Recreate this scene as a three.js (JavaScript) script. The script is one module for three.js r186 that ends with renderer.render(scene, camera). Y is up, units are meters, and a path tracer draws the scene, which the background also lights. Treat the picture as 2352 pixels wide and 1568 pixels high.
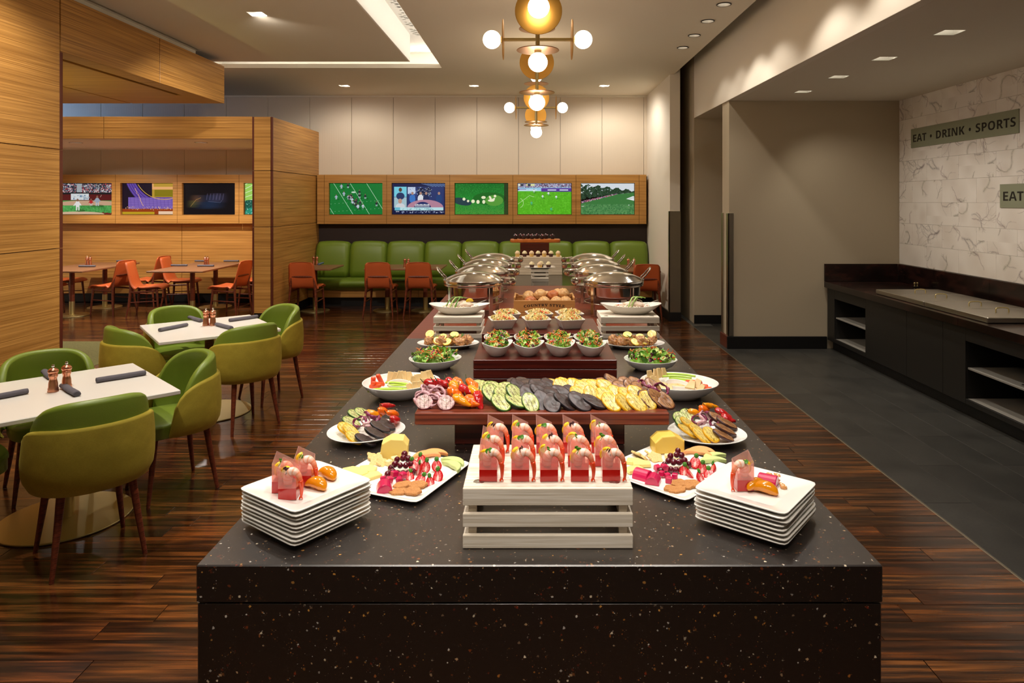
import * as THREE from 'three';
import { mergeGeometries, toCreasedNormals } from 'three/addons/utils/BufferGeometryUtils.js';
import { ConvexGeometry } from 'three/addons/geometries/ConvexGeometry.js';
import { RectAreaLightUniformsLib } from 'three/addons/lights/RectAreaLightUniformsLib.js';
import { createNoise3D } from 'simplex-noise';

// ---------------------------------------------------------------- camera, sky, exposure
// A level camera with a shifted lens: focal length 1568 px of a 2352 px frame, principal point at (1222, 464), eye 1.85 m above the floor.
const F = 1568, PX = 1222, PY = 464, EYE = 1.85;
const scene = new THREE.Scene();
const camera = new THREE.PerspectiveCamera(2 * Math.atan(1104 / F) * 180 / Math.PI, 2444 / 2208, 0.05, 60);
camera.setViewOffset(2444, 2208, 0, 640, 2352, 1568);
camera.position.set(0, EYE, 0);
camera.lookAt(0, EYE, -10);
scene.background = new THREE.Color(0x000000);
const renderer = new THREE.WebGLRenderer({ antialias: true });
renderer.toneMapping = THREE.LinearToneMapping;
renderer.toneMappingExposure = 1.0;
renderer.shadowMap.enabled = true;
RectAreaLightUniformsLib.init();
const WARM = 0xfff4e6, SOFT = 0xfff3e2;

// ---------------------------------------------------------------- seeded noise
let seed = 12345;
function rnd() { seed = (seed + 0x6d2b79f5) | 0; let t = Math.imul(seed ^ (seed >>> 15), 1 | seed); t = (t + Math.imul(t ^ (t >>> 7), 61 | t)) ^ t; return ((t ^ (t >>> 14)) >>> 0) / 4294967296; }
const rr = (a, b) => a + (b - a) * rnd();
const pick = (a) => a[Math.floor(rnd() * a.length)];
const noise3 = createNoise3D(rnd);
const hash2 = (x, y) => { let h = Math.imul(x, 374761393) ^ Math.imul(y, 668265263); h = Math.imul(h ^ (h >>> 13), 1274126177); return ((h ^ (h >>> 16)) >>> 0) / 4294967296; };
function vnoise(x, y, px, py) {
  const xi = Math.floor(x), yi = Math.floor(y), fx = x - xi, fy = y - yi, m = (a, p) => ((a % p) + p) % p;
  const sx = fx * fx * (3 - 2 * fx), sy = fy * fy * (3 - 2 * fy);
  const a = hash2(m(xi, px), m(yi, py)), b = hash2(m(xi + 1, px), m(yi, py)), c = hash2(m(xi, px), m(yi + 1, py)), d = hash2(m(xi + 1, px), m(yi + 1, py));
  return (a + (b - a) * sx) * (1 - sy) + (c + (d - c) * sx) * sy;
}
function fbm(u, v, nx, ny, oct = 4) { let s = 0, a = 0.5, t = 0; for (let i = 0; i < oct; i++) { s += a * vnoise(u * nx + i * 0, v * ny, nx, ny); t += a; a *= 0.5; nx *= 2; ny *= 2; } return s / t; }

// ---------------------------------------------------------------- places
const P = (x, y, d) => new THREE.Vector3(x, y, -d);
// the point at height h that shows at a pixel of the photograph
function at(px, py, h = 0) { const d = F * (EYE - h) / (py - PY); return new THREE.Vector3((px - PX) / F * d, h, -d); }
const yaw = (dx, dd) => Math.atan2(dx, -dd);

// ---------------------------------------------------------------- scene objects
const taken = new Map();
function numbered(n) { const k = taken.get(n) ?? 0; taken.set(n, k + 1); return k ? `${n}_${String(k).padStart(3, '0')}` : n; }
function shade(o) { o.traverse((c) => { if (c.isMesh) { c.castShadow = true; c.receiveShadow = true; } }); return o; }
function part(parent, name, geo, mat, label) {
  const m = new THREE.Mesh(geo, mat); m.name = name; m.castShadow = m.receiveShadow = true;
  if (label) m.userData.label = label;
  parent.add(m); return m;
}
function tag(o, label, category, group) { o.userData.label = label; o.userData.category = category; if (group) o.userData.group = group; return o; }
function thing(name, label, category, pos = [0, 0, 0], turn = 0, group) {
  const o = new THREE.Group(); o.name = numbered(name); scene.add(o);
  if (pos.isVector3) o.position.copy(pos); else o.position.set(...pos);
  o.rotation.y = turn; return tag(o, label, category, group);
}
function solo(name, geo, mat, label, category, group) {
  const m = new THREE.Mesh(geo, mat); m.name = numbered(name); m.castShadow = m.receiveShadow = true; scene.add(m);
  return tag(m, label, category, group);
}
function copyOf(o, pos, turn = 0, label, group) {
  const c = o.clone(); c.name = numbered(o.name.replace(/_\d{3}$/, '')); scene.add(c);
  if (pos.isVector3) c.position.copy(pos); else c.position.set(...pos);
  c.rotation.set(0, turn, 0); c.userData = { ...o.userData };
  if (label) c.userData.label = label; if (group) c.userData.group = group;
  return c;
}
function struct(name, geo, mat, label, category) {
  const m = geo ? new THREE.Mesh(geo, mat) : new THREE.Group(); m.name = numbered(name); m.castShadow = m.receiveShadow = true; scene.add(m);
  m.userData.kind = 'structure'; if (label) m.userData.label = label; if (category) m.userData.category = category; return m;
}
function stuff(name, geo, mat, label, category) { const m = solo(name, geo, mat, label, category); m.userData.kind = 'stuff'; return m; }

// ---------------------------------------------------------------- geometry helpers
function triUV(g, ox = 0, oy = 0) {
  if (g.index) g = g.toNonIndexed();
  const p = g.attributes.position, uv = new Float32Array(p.count * 2), a = new THREE.Vector3(), b = new THREE.Vector3(), c = new THREE.Vector3(), n = new THREE.Vector3();
  for (let i = 0; i < p.count; i += 3) {
    a.fromBufferAttribute(p, i); b.fromBufferAttribute(p, i + 1); c.fromBufferAttribute(p, i + 2);
    n.copy(b).sub(a).cross(c.clone().sub(a)); const ax = Math.abs(n.x), ay = Math.abs(n.y), az = Math.abs(n.z);
    [a, b, c].forEach((q, k) => { const [u, v] = ax >= ay && ax >= az ? [q.z, q.y] : ay >= az ? [q.x, q.z] : [q.x, q.y]; uv[(i + k) * 2] = u + ox; uv[(i + k) * 2 + 1] = v + oy; });
  }
  g.setAttribute('uv', new THREE.BufferAttribute(uv, 2)); return g;
}
function cbox(w, h, d, c = 0.002) {
  const pts = [], x = w / 2, y = h / 2, z = d / 2; c = Math.min(c, x * 0.9, y * 0.9, z * 0.9);
  for (const i of [-1, 1]) for (const j of [-1, 1]) for (const k of [-1, 1]) pts.push(new THREE.Vector3(i * (x - c), j * (y - c), k * z), new THREE.Vector3(i * (x - c), j * y, k * (z - c)), new THREE.Vector3(i * x, j * (y - c), k * (z - c)));
  return triUV(new ConvexGeometry(pts));
}
// a box given by its bounds in x, y and depth
function slab(x0, x1, y0, y1, d0, d1, c = 0.002) { const g = cbox(Math.abs(x1 - x0), Math.abs(y1 - y0), Math.abs(d1 - d0), c); g.translate((x0 + x1) / 2, (y0 + y1) / 2, -(d0 + d1) / 2); return triUV(g); }
function put(g, x = 0, y = 0, z = 0, rx = 0, ry = 0, rz = 0, s = 1) {
  const m = new THREE.Matrix4().compose(new THREE.Vector3(x, y, z), new THREE.Quaternion().setFromEuler(new THREE.Euler(rx, ry, rz, 'YXZ')), Array.isArray(s) ? new THREE.Vector3(...s) : new THREE.Vector3(s, s, s));
  return g.clone().applyMatrix4(m);
}
function merge(list) {
  const keepColor = list.every((g) => g.attributes.color);
  return mergeGeometries(list.map((g) => { g = g.index ? g.toNonIndexed() : g.clone(); for (const k of Object.keys(g.attributes)) if (!['position', 'normal', 'uv'].includes(k) && !(k === 'color' && keepColor)) g.deleteAttribute(k); if (!g.attributes.uv) g.setAttribute('uv', new THREE.BufferAttribute(new Float32Array(g.attributes.position.count * 2), 2)); return g; }));
}
// rings of equal length joined into a skin; caps close the two ends
function loft(rings, { capA = true, capB = true, crease = 0, closed = true } = {}) {
  const m = rings.length, n = rings[0].length, pos = [], uv = [], idx = [];
  rings.forEach((r, i) => r.forEach((q, j) => { pos.push(q[0], q[1], q[2]); uv.push(j / n, i / Math.max(1, m - 1)); }));
  const last = closed ? n : n - 1;
  for (let i = 0; i < m - 1; i++) for (let j = 0; j < last; j++) { const a = i * n + j, b = i * n + (j + 1) % n, c = a + n, d = b + n; idx.push(a, c, b, b, c, d); }
  const cap = (i, flip) => { const k = pos.length / 3, c = [0, 0, 0]; rings[i].forEach((q) => q.forEach((v, t) => { c[t] += v / n; })); pos.push(...c); uv.push(0.5, i ? 1 : 0); for (let j = 0; j < n; j++) { const a = i * n + j, b = i * n + (j + 1) % n; flip ? idx.push(k, a, b) : idx.push(k, b, a); } };
  if (capA) cap(0, true); if (capB) cap(m - 1, false);
  let g = new THREE.BufferGeometry(); g.setAttribute('position', new THREE.Float32BufferAttribute(pos, 3)); g.setAttribute('uv', new THREE.Float32BufferAttribute(uv, 2)); g.setIndex(idx);
  if (crease) return toCreasedNormals(g, crease);
  g.computeVertexNormals(); return g;
}
// round or shaped dish: outline(angle) -> [x, z]; profile is [scale, y] from the underside's middle over the rim to the inside's middle
function dish(outline, prof, n = 48, crease = 0) {
  return loft(prof.map(([s, y, dx = 0]) => Array.from({ length: n }, (_, j) => { const [x, z] = outline(-j / n * Math.PI * 2); return [x * s + dx, y, z * s]; })), { crease });
}
const circle = (r, rz = r) => (a) => [r * Math.cos(a), rz * Math.sin(a)];
const squircle = (r, p = 6, rz = r) => (a) => { const c = Math.cos(a), s = Math.sin(a), k = Math.pow(Math.abs(c) ** p + Math.abs(s) ** p, -1 / p); return [r * c * k, rz * s * k]; };
const egg = (r, e = 0.15) => (a) => { const c = Math.cos(a), s = Math.sin(a); return [r * c * (1 + e * 0.25 * c), r * s * (1 - e) * (1 - e * 0.6 * c)]; };
function planarUV(g, sx, sz) { const p = g.attributes.position, uv = new Float32Array(p.count * 2); for (let i = 0; i < p.count; i++) { uv[i * 2] = p.getX(i) / sx / 2 + 0.5; uv[i * 2 + 1] = p.getZ(i) / sz / 2 + 0.5; } g.setAttribute('uv', new THREE.BufferAttribute(uv, 2)); return g; }
// a tube with its own radius at every point; flat squeezes it across
function rod(pts, radii, n = 10, { flat = 1, caps = true, twist = 0 } = {}) {
  const v = pts.map((p) => p.isVector3 ? p : new THREE.Vector3(...p)), rad = (i) => Array.isArray(radii) ? radii[i] : radii;
  let nrm = null; const rings = v.map((p, i) => {
    const t = v[Math.min(i + 1, v.length - 1)].clone().sub(v[Math.max(i - 1, 0)]).normalize();
    if (!nrm) { nrm = Math.abs(t.y) > 0.9 ? new THREE.Vector3(1, 0, 0) : new THREE.Vector3(0, 1, 0); }
    nrm = nrm.clone().addScaledVector(t, -nrm.dot(t)).normalize(); const bi = t.clone().cross(nrm);
    return Array.from({ length: n }, (_, j) => { const a = j / n * Math.PI * 2 + twist; const q = p.clone().addScaledVector(nrm, Math.cos(a) * rad(i) * flat).addScaledVector(bi, -Math.sin(a) * rad(i)); return [q.x, q.y, q.z]; });
  });
  return loft(rings, { capA: caps, capB: caps });
}
const curve = (pts, n) => new THREE.CatmullRomCurve3(pts.map((p) => new THREE.Vector3(...p))).getPoints(n);
const lathe = (prof, n = 24) => new THREE.LatheGeometry(prof.map(([r, y]) => new THREE.Vector2(r, y)), n);
const ball = (r, w = 16, h = 10) => new THREE.SphereGeometry(r, w, h);
function warp(g, amp, freq, off = 0) { const p = g.attributes.position, nn = g.attributes.normal; for (let i = 0; i < p.count; i++) { const x = p.getX(i), y = p.getY(i), z = p.getZ(i), k = amp * noise3(x * freq + off, y * freq, z * freq); p.setXYZ(i, x + nn.getX(i) * k, y + nn.getY(i) * k, z + nn.getZ(i) * k); } g.computeVertexNormals(); return g; }
function extrude(pts, depth, bevel = 0.003, seg = 2) { const s = new THREE.Shape(pts.map(([x, y]) => new THREE.Vector2(x, y))); return new THREE.ExtrudeGeometry(s, { depth, bevelEnabled: bevel > 0, bevelThickness: bevel, bevelSize: bevel, bevelOffset: -bevel, bevelSegments: seg, curveSegments: 12 }); }
function paint(g, col) { const c = new THREE.Color(col), a = new Float32Array(g.attributes.position.count * 3); for (let i = 0; i < a.length; i += 3) { a[i] = c.r; a[i + 1] = c.g; a[i + 2] = c.b; } g.setAttribute('color', new THREE.BufferAttribute(a, 3)); return g; }

// ---------------------------------------------------------------- textures
function tex(w, h, fn, { srgb = true, size = [1, 1] } = {}) {
  const d = new Uint8Array(w * h * 4);
  for (let y = 0; y < h; y++) for (let x = 0; x < w; x++) { const c = fn(x / w, y / h), k = (y * w + x) * 4; d[k] = Math.max(0, Math.min(255, c[0])); d[k + 1] = Math.max(0, Math.min(255, c[1])); d[k + 2] = Math.max(0, Math.min(255, c[2])); d[k + 3] = 255; }
  const t = new THREE.DataTexture(d, w, h); t.wrapS = t.wrapT = THREE.RepeatWrapping; t.magFilter = THREE.LinearFilter; t.minFilter = THREE.LinearMipmapLinearFilter; t.generateMipmaps = true;
  if (srgb) t.colorSpace = THREE.SRGBColorSpace; t.repeat.set(1 / size[0], 1 / size[1]); t.needsUpdate = true; return t;
}
function canvasTex(w, h, draw, { size = null, srgb = true } = {}) {
  const c = document.createElement('canvas'); c.width = w; c.height = h; draw(c.getContext('2d'), w, h);
  const t = new THREE.CanvasTexture(c); if (srgb) t.colorSpace = THREE.SRGBColorSpace; t.wrapS = t.wrapT = THREE.RepeatWrapping; if (size) t.repeat.set(1 / size[0], 1 / size[1]); return t;
}
const mixc = (a, b, t) => [a[0] + (b[0] - a[0]) * t, a[1] + (b[1] - a[1]) * t, a[2] + (b[2] - a[2]) * t];
function grainTex(lo, hi, size, nx, ny, lines = 0.35) {
  return tex(512, 512, (u, v) => { const w = v + 0.006 * fbm(u, v, 3, 3, 2); const s = fbm(u, w, nx, ny, 3), f = vnoise(u * nx * 3, w * ny * 4, nx * 3, ny * 4), b = vnoise(u * 2, w * ny * 0.5, 2, Math.round(ny * 0.5)); return mixc(lo, hi, Math.max(0, Math.min(1, 0.5 + (s - 0.5) * 1.7 + (f - 0.5) * lines + (b - 0.5) * 0.35))); }, { size });
}
const T = {};
T.veneer = grainTex([154, 106, 46], [206, 153, 80], [1.6, 0.62], 2, 96, 0.45);
T.floor = tex(512, 512, (u, v) => { const s = fbm(u, v + 0.03 * fbm(u, v, 2, 2, 2), 4, 26, 4), f = vnoise(u * 14, v * 160, 14, 160), k = fbm(u, v, 3, 6, 3); return mixc([46, 24, 11], [146, 88, 40], Math.max(0, Math.min(1, (s - 0.5) * 1.9 + 0.42 + (f - 0.5) * 0.3 + (k - 0.5) * 0.7))); }, { size: [1.5, 0.5] });
T.floorBump = tex(512, 512, (u, v) => { const k = 255 * (0.35 * fbm(u, v, 4, 6, 3) + 0.65 * fbm(u, v, 6, 60, 2)); return [k, k, k]; }, { srgb: false, size: [1.5, 0.5] });
T.walnut = grainTex([82, 35, 20], [134, 64, 37], [0.5, 0.12], 3, 30);
T.mahog = grainTex([84, 34, 20], [136, 64, 40], [0.9, 0.22], 3, 40);
T.tabletop = grainTex([112, 76, 52], [158, 112, 80], [0.8, 0.3], 3, 40);
T.crate = grainTex([214, 202, 182], [244, 236, 222], [0.5, 0.09], 3, 22, 0.25);
T.pine = grainTex([176, 122, 64], [220, 168, 100], [0.5, 0.12], 3, 24);
T.tile = tex(512, 512, (u, v) => { const s = fbm(u, v, 5, 5, 5), f = vnoise(u * 120, v * 120, 120, 120); return mixc([44, 44, 42], [74, 73, 69], s * 0.8 + f * 0.25); }, { size: [1.1, 1.1] });
T.rib = tex(64, 8, (u) => { const k = 128 + 110 * Math.sin(u * Math.PI * 2 * 4); return [k, k, k]; }, { srgb: false, size: [0.04, 0.04] });
T.fine = tex(256, 256, (u, v) => { const k = 255 * fbm(u, v, 40, 40, 3); return [k, k, k]; }, { srgb: false, size: [0.12, 0.12] });
T.plaster = tex(256, 256, (u, v) => { const k = 200 + 55 * fbm(u, v, 8, 8, 5); return [k, k, k]; }, { srgb: false, size: [0.9, 0.9] });
T.velvet = tex(512, 512, (u, v) => mixc([150, 134, 30], [188, 170, 56], fbm(u, v, 6, 6, 5) * 0.75 + vnoise(u * 150, v * 150, 150, 150) * 0.25), { size: [0.5, 0.5] });
T.carpet = tex(256, 256, (u, v) => mixc([88, 84, 40], [126, 120, 66], fbm(u, v, 60, 60, 2)), { size: [0.5, 0.5] });
T.stone = canvasTex(1024, 1024, (g, w, h) => {
  g.fillStyle = '#1f1815'; g.fillRect(0, 0, w, h);
  for (let i = 0; i < 5000; i++) { const k = Math.floor(rr(8, 44)); g.fillStyle = `rgba(${k + 10},${k + 3},${k},0.55)`; g.fillRect(rr(0, w), rr(0, h), rr(1, 7), rr(1, 4)); }
  const cols = ['#b5702a', '#e0a048', '#8a3f1c', '#f3e3c4', '#c9a37a', '#7c2a18', '#dcd6cc', '#a05a2a'];
  for (let i = 0; i < 3200; i++) {
    const x = rr(0, w), y = rr(0, h), r = Math.pow(rnd(), 4) * 4.6 + 0.7; g.fillStyle = pick(cols); g.globalAlpha = rr(0.45, 1);
    g.beginPath(); const k = 4 + Math.floor(rnd() * 3); for (let j = 0; j < k; j++) { const a = j / k * 6.283 + rr(-0.4, 0.4), q = r * rr(0.6, 1.3); g.lineTo(x + q * Math.cos(a), y + q * Math.sin(a)); } g.fill();
    if (r > 2 && rnd() < 0.6) for (let j = 0; j < 4; j++) { g.fillStyle = pick(cols); g.fillRect(x + rr(-9, 9), y + rr(-9, 9), rr(0.8, 2.4), rr(0.8, 2)); }
  }
  g.globalAlpha = 1;
}, { size: [0.9, 0.9] });
T.darkstone = tex(512, 512, (u, v) => { const s = fbm(u, v, 5, 9, 5), f = vnoise(u * 90, v * 90, 90, 90); return mixc([22, 14, 12], [74, 40, 32], Math.max(0, (s - 0.35) * 1.6) + (f > 0.93 ? 0.5 : 0)); }, { size: [0.8, 0.8] });
T.marble = canvasTex(2048, 1024, (g, w, h) => {
  g.fillStyle = '#eeeae4'; g.fillRect(0, 0, w, h);
  for (let i = 0; i < 90; i++) { const x = rr(0, w), y = rr(0, h), r = rr(40, 170), k = g.createRadialGradient(x, y, 0, x, y, r), c = pick(['214,206,198', '246,242,238', '222,214,204']); k.addColorStop(0, `rgba(${c},0.5)`); k.addColorStop(1, `rgba(${c},0)`); g.fillStyle = k; g.fillRect(x - r, y - r, 2 * r, 2 * r); }
  const vein = (x, y, a, len, wd, al) => { g.lineCap = 'round'; for (let i = 0; i < len; i++) { const nx = x + Math.cos(a) * 7, ny = y + Math.sin(a) * 7; g.strokeStyle = `rgba(${pick(['92,84,84', '120,108,100', '104,98,104'])},${al * rr(0.35, 1)})`; g.lineWidth = wd * rr(0.5, 1.7); g.beginPath(); g.moveTo(x, y); g.lineTo(nx, ny); g.stroke(); g.strokeStyle = `rgba(150,142,138,${al * 0.16})`; g.lineWidth = wd * rr(3, 8); g.beginPath(); g.moveTo(x, y); g.lineTo(nx, ny); g.stroke(); x = nx; y = ny; a += rr(-0.38, 0.38); if (wd > 1 && rnd() < 0.07) vein(x, y, a + rr(-1.1, 1.1), len * 0.5, wd * 0.6, al * 0.8); wd *= 0.992; } };
  for (let i = 0; i < 40; i++) vein(rr(0, w), rr(0, h), rr(-0.9, 0.9) + (rnd() < 0.5 ? 0 : 2.2), rr(20, 56), rr(2, 6), rr(0.25, 0.6));
}, { size: [2.4, 1.2] });

// ---------------------------------------------------------------- materials
const std = (color, roughness = 0.6, o = {}) => new THREE.MeshStandardMaterial({ color, roughness, ...o });
const phy = (color, roughness = 0.6, o = {}) => new THREE.MeshPhysicalMaterial({ color, roughness, ...o });
const M = {
  veneer: std(0xffffff, 0.42, { map: T.veneer }), edge: std(0x5c2616, 0.45), dark: std(0x0b0a0a, 0.5), gap: std(0x1c120c, 0.8),
  plaster: std(0xe9e1d2, 0.85, { bumpMap: T.plaster, bumpScale: 0.0006 }), ceiling: std(0xe4dccb, 0.9), cove: std(0xf6f3ec, 0.85),
  wallpaper: std(0xddd0bc, 0.75, { bumpMap: T.rib, bumpScale: 0.0012 }), maroon: std(0x2e1f1b, 0.6), greywall: std(0xb5a890, 0.85, { bumpMap: T.plaster, bumpScale: 0.0006 }),
  tile: std(0xffffff, 0.38, { map: T.tile }), grout: std(0x58564f, 0.9), carpet: std(0xffffff, 0.95, { map: T.carpet }),
  stone: phy(0xffffff, 0.32, { map: T.stone, clearcoat: 1, clearcoatRoughness: 0.3 }), darkstone: std(0xffffff, 0.22, { map: T.darkstone }),
  wood: std(0xffffff, 0.28, { map: T.mahog }), walnut: std(0xffffff, 0.38, { map: T.walnut }), riser: std(0xa86a58, 0.3, { map: T.mahog }), tabletop: std(0xffffff, 0.35, { map: T.tabletop }),
  crate: std(0xffffff, 0.7, { map: T.crate, bumpMap: T.crate, bumpScale: 0.0006 }), pine: std(0xffffff, 0.55, { map: T.pine }),
  marble: std(0xffffff, 0.22, { map: T.marble }), grey: std(0x565450, 0.5), groutLight: std(0xa8a196, 0.8),
  leather: phy(0x778c2e, 0.38, { bumpMap: T.fine, bumpScale: 0.0003 }), benchleather: phy(0x6e8626, 0.42, { bumpMap: T.fine, bumpScale: 0.0003 }), velvet: phy(0xffffff, 0.8, { map: T.velvet, sheen: 0.4, sheenRoughness: 0.5, sheenColor: new THREE.Color(0xd8c860) }),
  orange: std(0xc9602f, 0.42, { bumpMap: T.fine, bumpScale: 0.0003 }), white: phy(0xf2efe8, 0.18, {}), quartz: std(0xf3f1ea, 0.2),
  china: phy(0xf1eee6, 0.12, { clearcoat: 0.4, clearcoatRoughness: 0.05 }), brass: std(0xcbbb86, 0.46, { metalness: 1 }), gold: std(0xe0ac55, 0.34, { metalness: 1 }), copper: std(0xe09c7c, 0.28, { metalness: 1 }),
  steel: std(0xe2e0dc, 0.12, { metalness: 1 }), brushed: std(0xb8b2a4, 0.34, { metalness: 1 }), iron: std(0x3a3a3a, 0.4, { metalness: 1 }), chrome: std(0xe2e0dc, 0.06, { metalness: 1 }),
  napkin: std(0x66636c, 0.9, { bumpMap: T.fine, bumpScale: 0.0006 }), glow: std(0xffffff, 0.5, { emissive: 0xfff0d8, emissiveIntensity: 6 }), lens: std(0xffffff, 0.5, { emissive: 0xfff2dc, emissiveIntensity: 2.5 }),
  can: std(0xd8d6d0, 0.35, { metalness: 0.7 }),
};
M.planks = [0xffffff, 0xdcd2cc, 0xf0d8c0, 0xc4b4ac].map((c, i) => phy(c, [0.25, 0.22, 0.27, 0.24][i], { map: T.floor, bumpMap: T.floorBump, bumpScale: 0.0003, clearcoat: 0.45, clearcoatRoughness: 0.14 }));
const box = (p, name, mat, ...b) => part(p, name, slab(...b), mat);

// ================================================================ THE ROOM
const CEIL = 3.83, LOW = 3.13, BACK = 12.7;
const shapeXD = (pts, holes = []) => { const s = new THREE.Shape(pts.map(([x, d]) => new THREE.Vector2(x, d))); for (const h of holes) s.holes.push(new THREE.Path(h.map(([x, d]) => new THREE.Vector2(x, d)))); return s; };
const plate = (pts, holes, y, t) => { const g = new THREE.ExtrudeGeometry(shapeXD(pts, holes), { depth: t, bevelEnabled: false }); g.rotateX(-Math.PI / 2); g.translate(0, y, 0); return g; };
const rect = (x0, x1, d0, d1) => [[x0, d0], [x1, d0], [x1, d1], [x0, d1]];
const ngon = (x, d, r, n = 24) => Array.from({ length: n }, (_, i) => [x + r * Math.cos(i / n * 6.28319), d + r * Math.sin(i / n * 6.28319)]);

// ceilings with real openings for the lights and the light cove
const ORD = ['first', 'second', 'third', 'fourth', 'fifth', 'sixth', 'seventh', 'eighth', 'ninth'];
const SQ = 0.085;   // half side of a square downlight
const squareSpots = [[-2.9, 7.19], [-3.2, 11.63], [-0.99, 11.63], [1.23, 11.63]];
const hiddenSquares = [[-2.95, 4.6], [-2.3, 2.9], [-5.6, 4.9], [-3.6, 5.35], [-4.9, 9.72], [-6.3, 9.72], [-7.7, 9.72]];
const roundSpots = [[1.92, 6.83], [1.92, 7.46], [1.925, 8.1], [1.93, 8.74]];
const buffetSpots = [[-0.75, 3.0], [0.8, 3.0], [-0.75, 4.6], [0.8, 4.6], [0.02, 2.15], [0.02, 6.2], [1.92, 4.6], [1.92, 5.57]];
const nearSpots = [[-0.8, 0.4], [0.8, 0.4], [0, 0.1]];
{
  const holes = [[[-1.74, 3], [-1.33, 3], [-1.33, 10.08], [-4.9, 10.08], [-4.9, 9.61], [-1.74, 9.61]], rect(-4.39, -4.33, 4.2, 8.95)];
  for (const [x, d] of [...squareSpots, ...hiddenSquares]) holes.push(rect(x - SQ, x + SQ, d - SQ, d + SQ));
  for (const [x, d] of [...roundSpots, ...buffetSpots, ...nearSpots]) holes.push(ngon(x, d, 0.062));
  struct('ceiling', plate(rect(-9.5, 2.2, -2.5, 12.8), holes, CEIL, 0.06), M.ceiling, 'beige plaster ceiling with a glowing cove slot', 'ceiling');
}
const rightSquares = [[3.155, 5.16], [3.15, 6.1], [3.14, 6.99], [3.15, 7.93]];
struct('ceiling', plate(rect(2.56, 4.7, -2.5, 10.41), rightSquares.map(([x, d]) => rect(x - SQ, x + SQ, d - SQ, d + SQ)), LOW, 0.06), M.ceiling, 'lowered beige ceiling over the serving counter by the marble wall', 'ceiling');
struct('ceiling', slab(2.15, 2.7, 4.3, 4.36, -2.5, 12.8), M.ceiling);
struct('ceiling', slab(-9.6, 4.9, 4.62, 4.7, -2.6, 12.9), M.ceiling);
{
  const c = struct('ceiling', null, null, 'white light cove with a perforated panel above the slot', 'ceiling');
  box(c, 'fascia', M.cove, -1.742, -1.72, CEIL - 0.001, 4.21, 3, 9.63); box(c, 'fascia', M.cove, -4.9, -1.72, CEIL - 0.001, 4.21, 9.608, 9.63);
  box(c, 'cove_wall', M.cove, -0.9, -0.87, CEIL + 0.06, 4.21, 3, 10.8); box(c, 'cove_wall', M.cove, -4.9, -0.87, CEIL + 0.06, 4.21, 10.8, 10.83);
  box(c, 'cove_wall', M.cove, -4.93, -4.9, CEIL + 0.06, 4.21, 9.5, 10.83); box(c, 'cove_wall', M.cove, -1.77, -0.87, CEIL + 0.06, 4.21, 2.97, 3);
  const hex = []; for (let i = 0; i < 52; i++) for (let j = 0; j < 7; j++) { const x = -1.66 + j * 0.088 + (i % 2) * 0.042, d = 6.6 + i * 0.062; if (hash2(i, j) < 0.74 && d < 9.7) hex.push(ngon(x, d, 0.027 + 0.013 * hash2(j, i + 7), 6)); }
  part(c, 'perforated_panel', plate(rect(-1.74, -0.87, 3, 10.83), hex, 4.21, 0.012), M.cove);
  box(c, 'cove_top', M.cove, -4.93, -1.74, 4.21, 4.225, 9.58, 10.83); box(c, 'backing', M.dark, -1.74, -0.87, 4.4, 4.42, 3, 10.83);
  // LED strips lie on the lip, out of sight from below
  for (const [x0, x1, d0, d1] of [[-1.05, -1.02, 3.2, 10.6], [-4.7, -1.2, 10.63, 10.66]]) {
    const s = thing('cove_light_strip', d1 - d0 > 1 ? 'long white light strip hidden in the ceiling cove along the buffet' : 'white light strip hidden in the ceiling cove across the room', 'light', [0, 0, 0]);
    part(s, 'strip', slab(x0, x1, CEIL + 0.075, CEIL + 0.09, d0, d1), M.lens);
    const L = Math.max(x1 - x0, d1 - d0), l = new THREE.RectAreaLight(0xfff8f0, 17, L, 0.06);
    l.position.set((x0 + x1) / 2, CEIL + 0.1, -(d0 + d1) / 2); l.lookAt((x0 + x1) / 2 + (d1 - d0 > 1 ? -0.7 : 0), CEIL + 0.42, -(d0 + d1) / 2 + (d1 - d0 > 1 ? 0 : 0.7)); s.add(l);
  }
}

// recessed downlights: a can in the ceiling's opening, a glowing lens and the spot light just below it
function spot(parent, x, y, d, tx, ty, td, I, angle, color = WARM, pen = 0.7, r = 1.5) {
  const l = new THREE.SpotLight(color, I, 0, angle, pen, 2); l.position.set(x, y, -d); l.target.position.set(tx, ty, -td); l.castShadow = true; l.shadow.radius = r; parent.add(l, l.target); return l;
}
const squareCan = merge([cbox(0.012, 0.1, 2 * SQ).translate(-SQ, 0.05, 0), cbox(0.012, 0.1, 2 * SQ).translate(SQ, 0.05, 0), cbox(2 * SQ, 0.1, 0.012).translate(0, 0.05, -SQ), cbox(2 * SQ, 0.1, 0.012).translate(0, 0.05, SQ)]);
const squareLens = cbox(2 * SQ - 0.012, 0.008, 2 * SQ - 0.012).translate(0, 0.095, 0);
const roundCan = lathe([[0.058, 0.1], [0.06, 0.0], [0.072, -0.002], [0.073, -0.006], [0.06, -0.008], [0.052, 0.09]], 24), roundLens = new THREE.CylinderGeometry(0.055, 0.055, 0.008, 20).translate(0, 0.03, 0);
const roundTrim = lathe([[0.062, -0.001], [0.074, -0.002], [0.075, -0.008], [0.064, -0.008], [0.062, -0.001]], 24);
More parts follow.
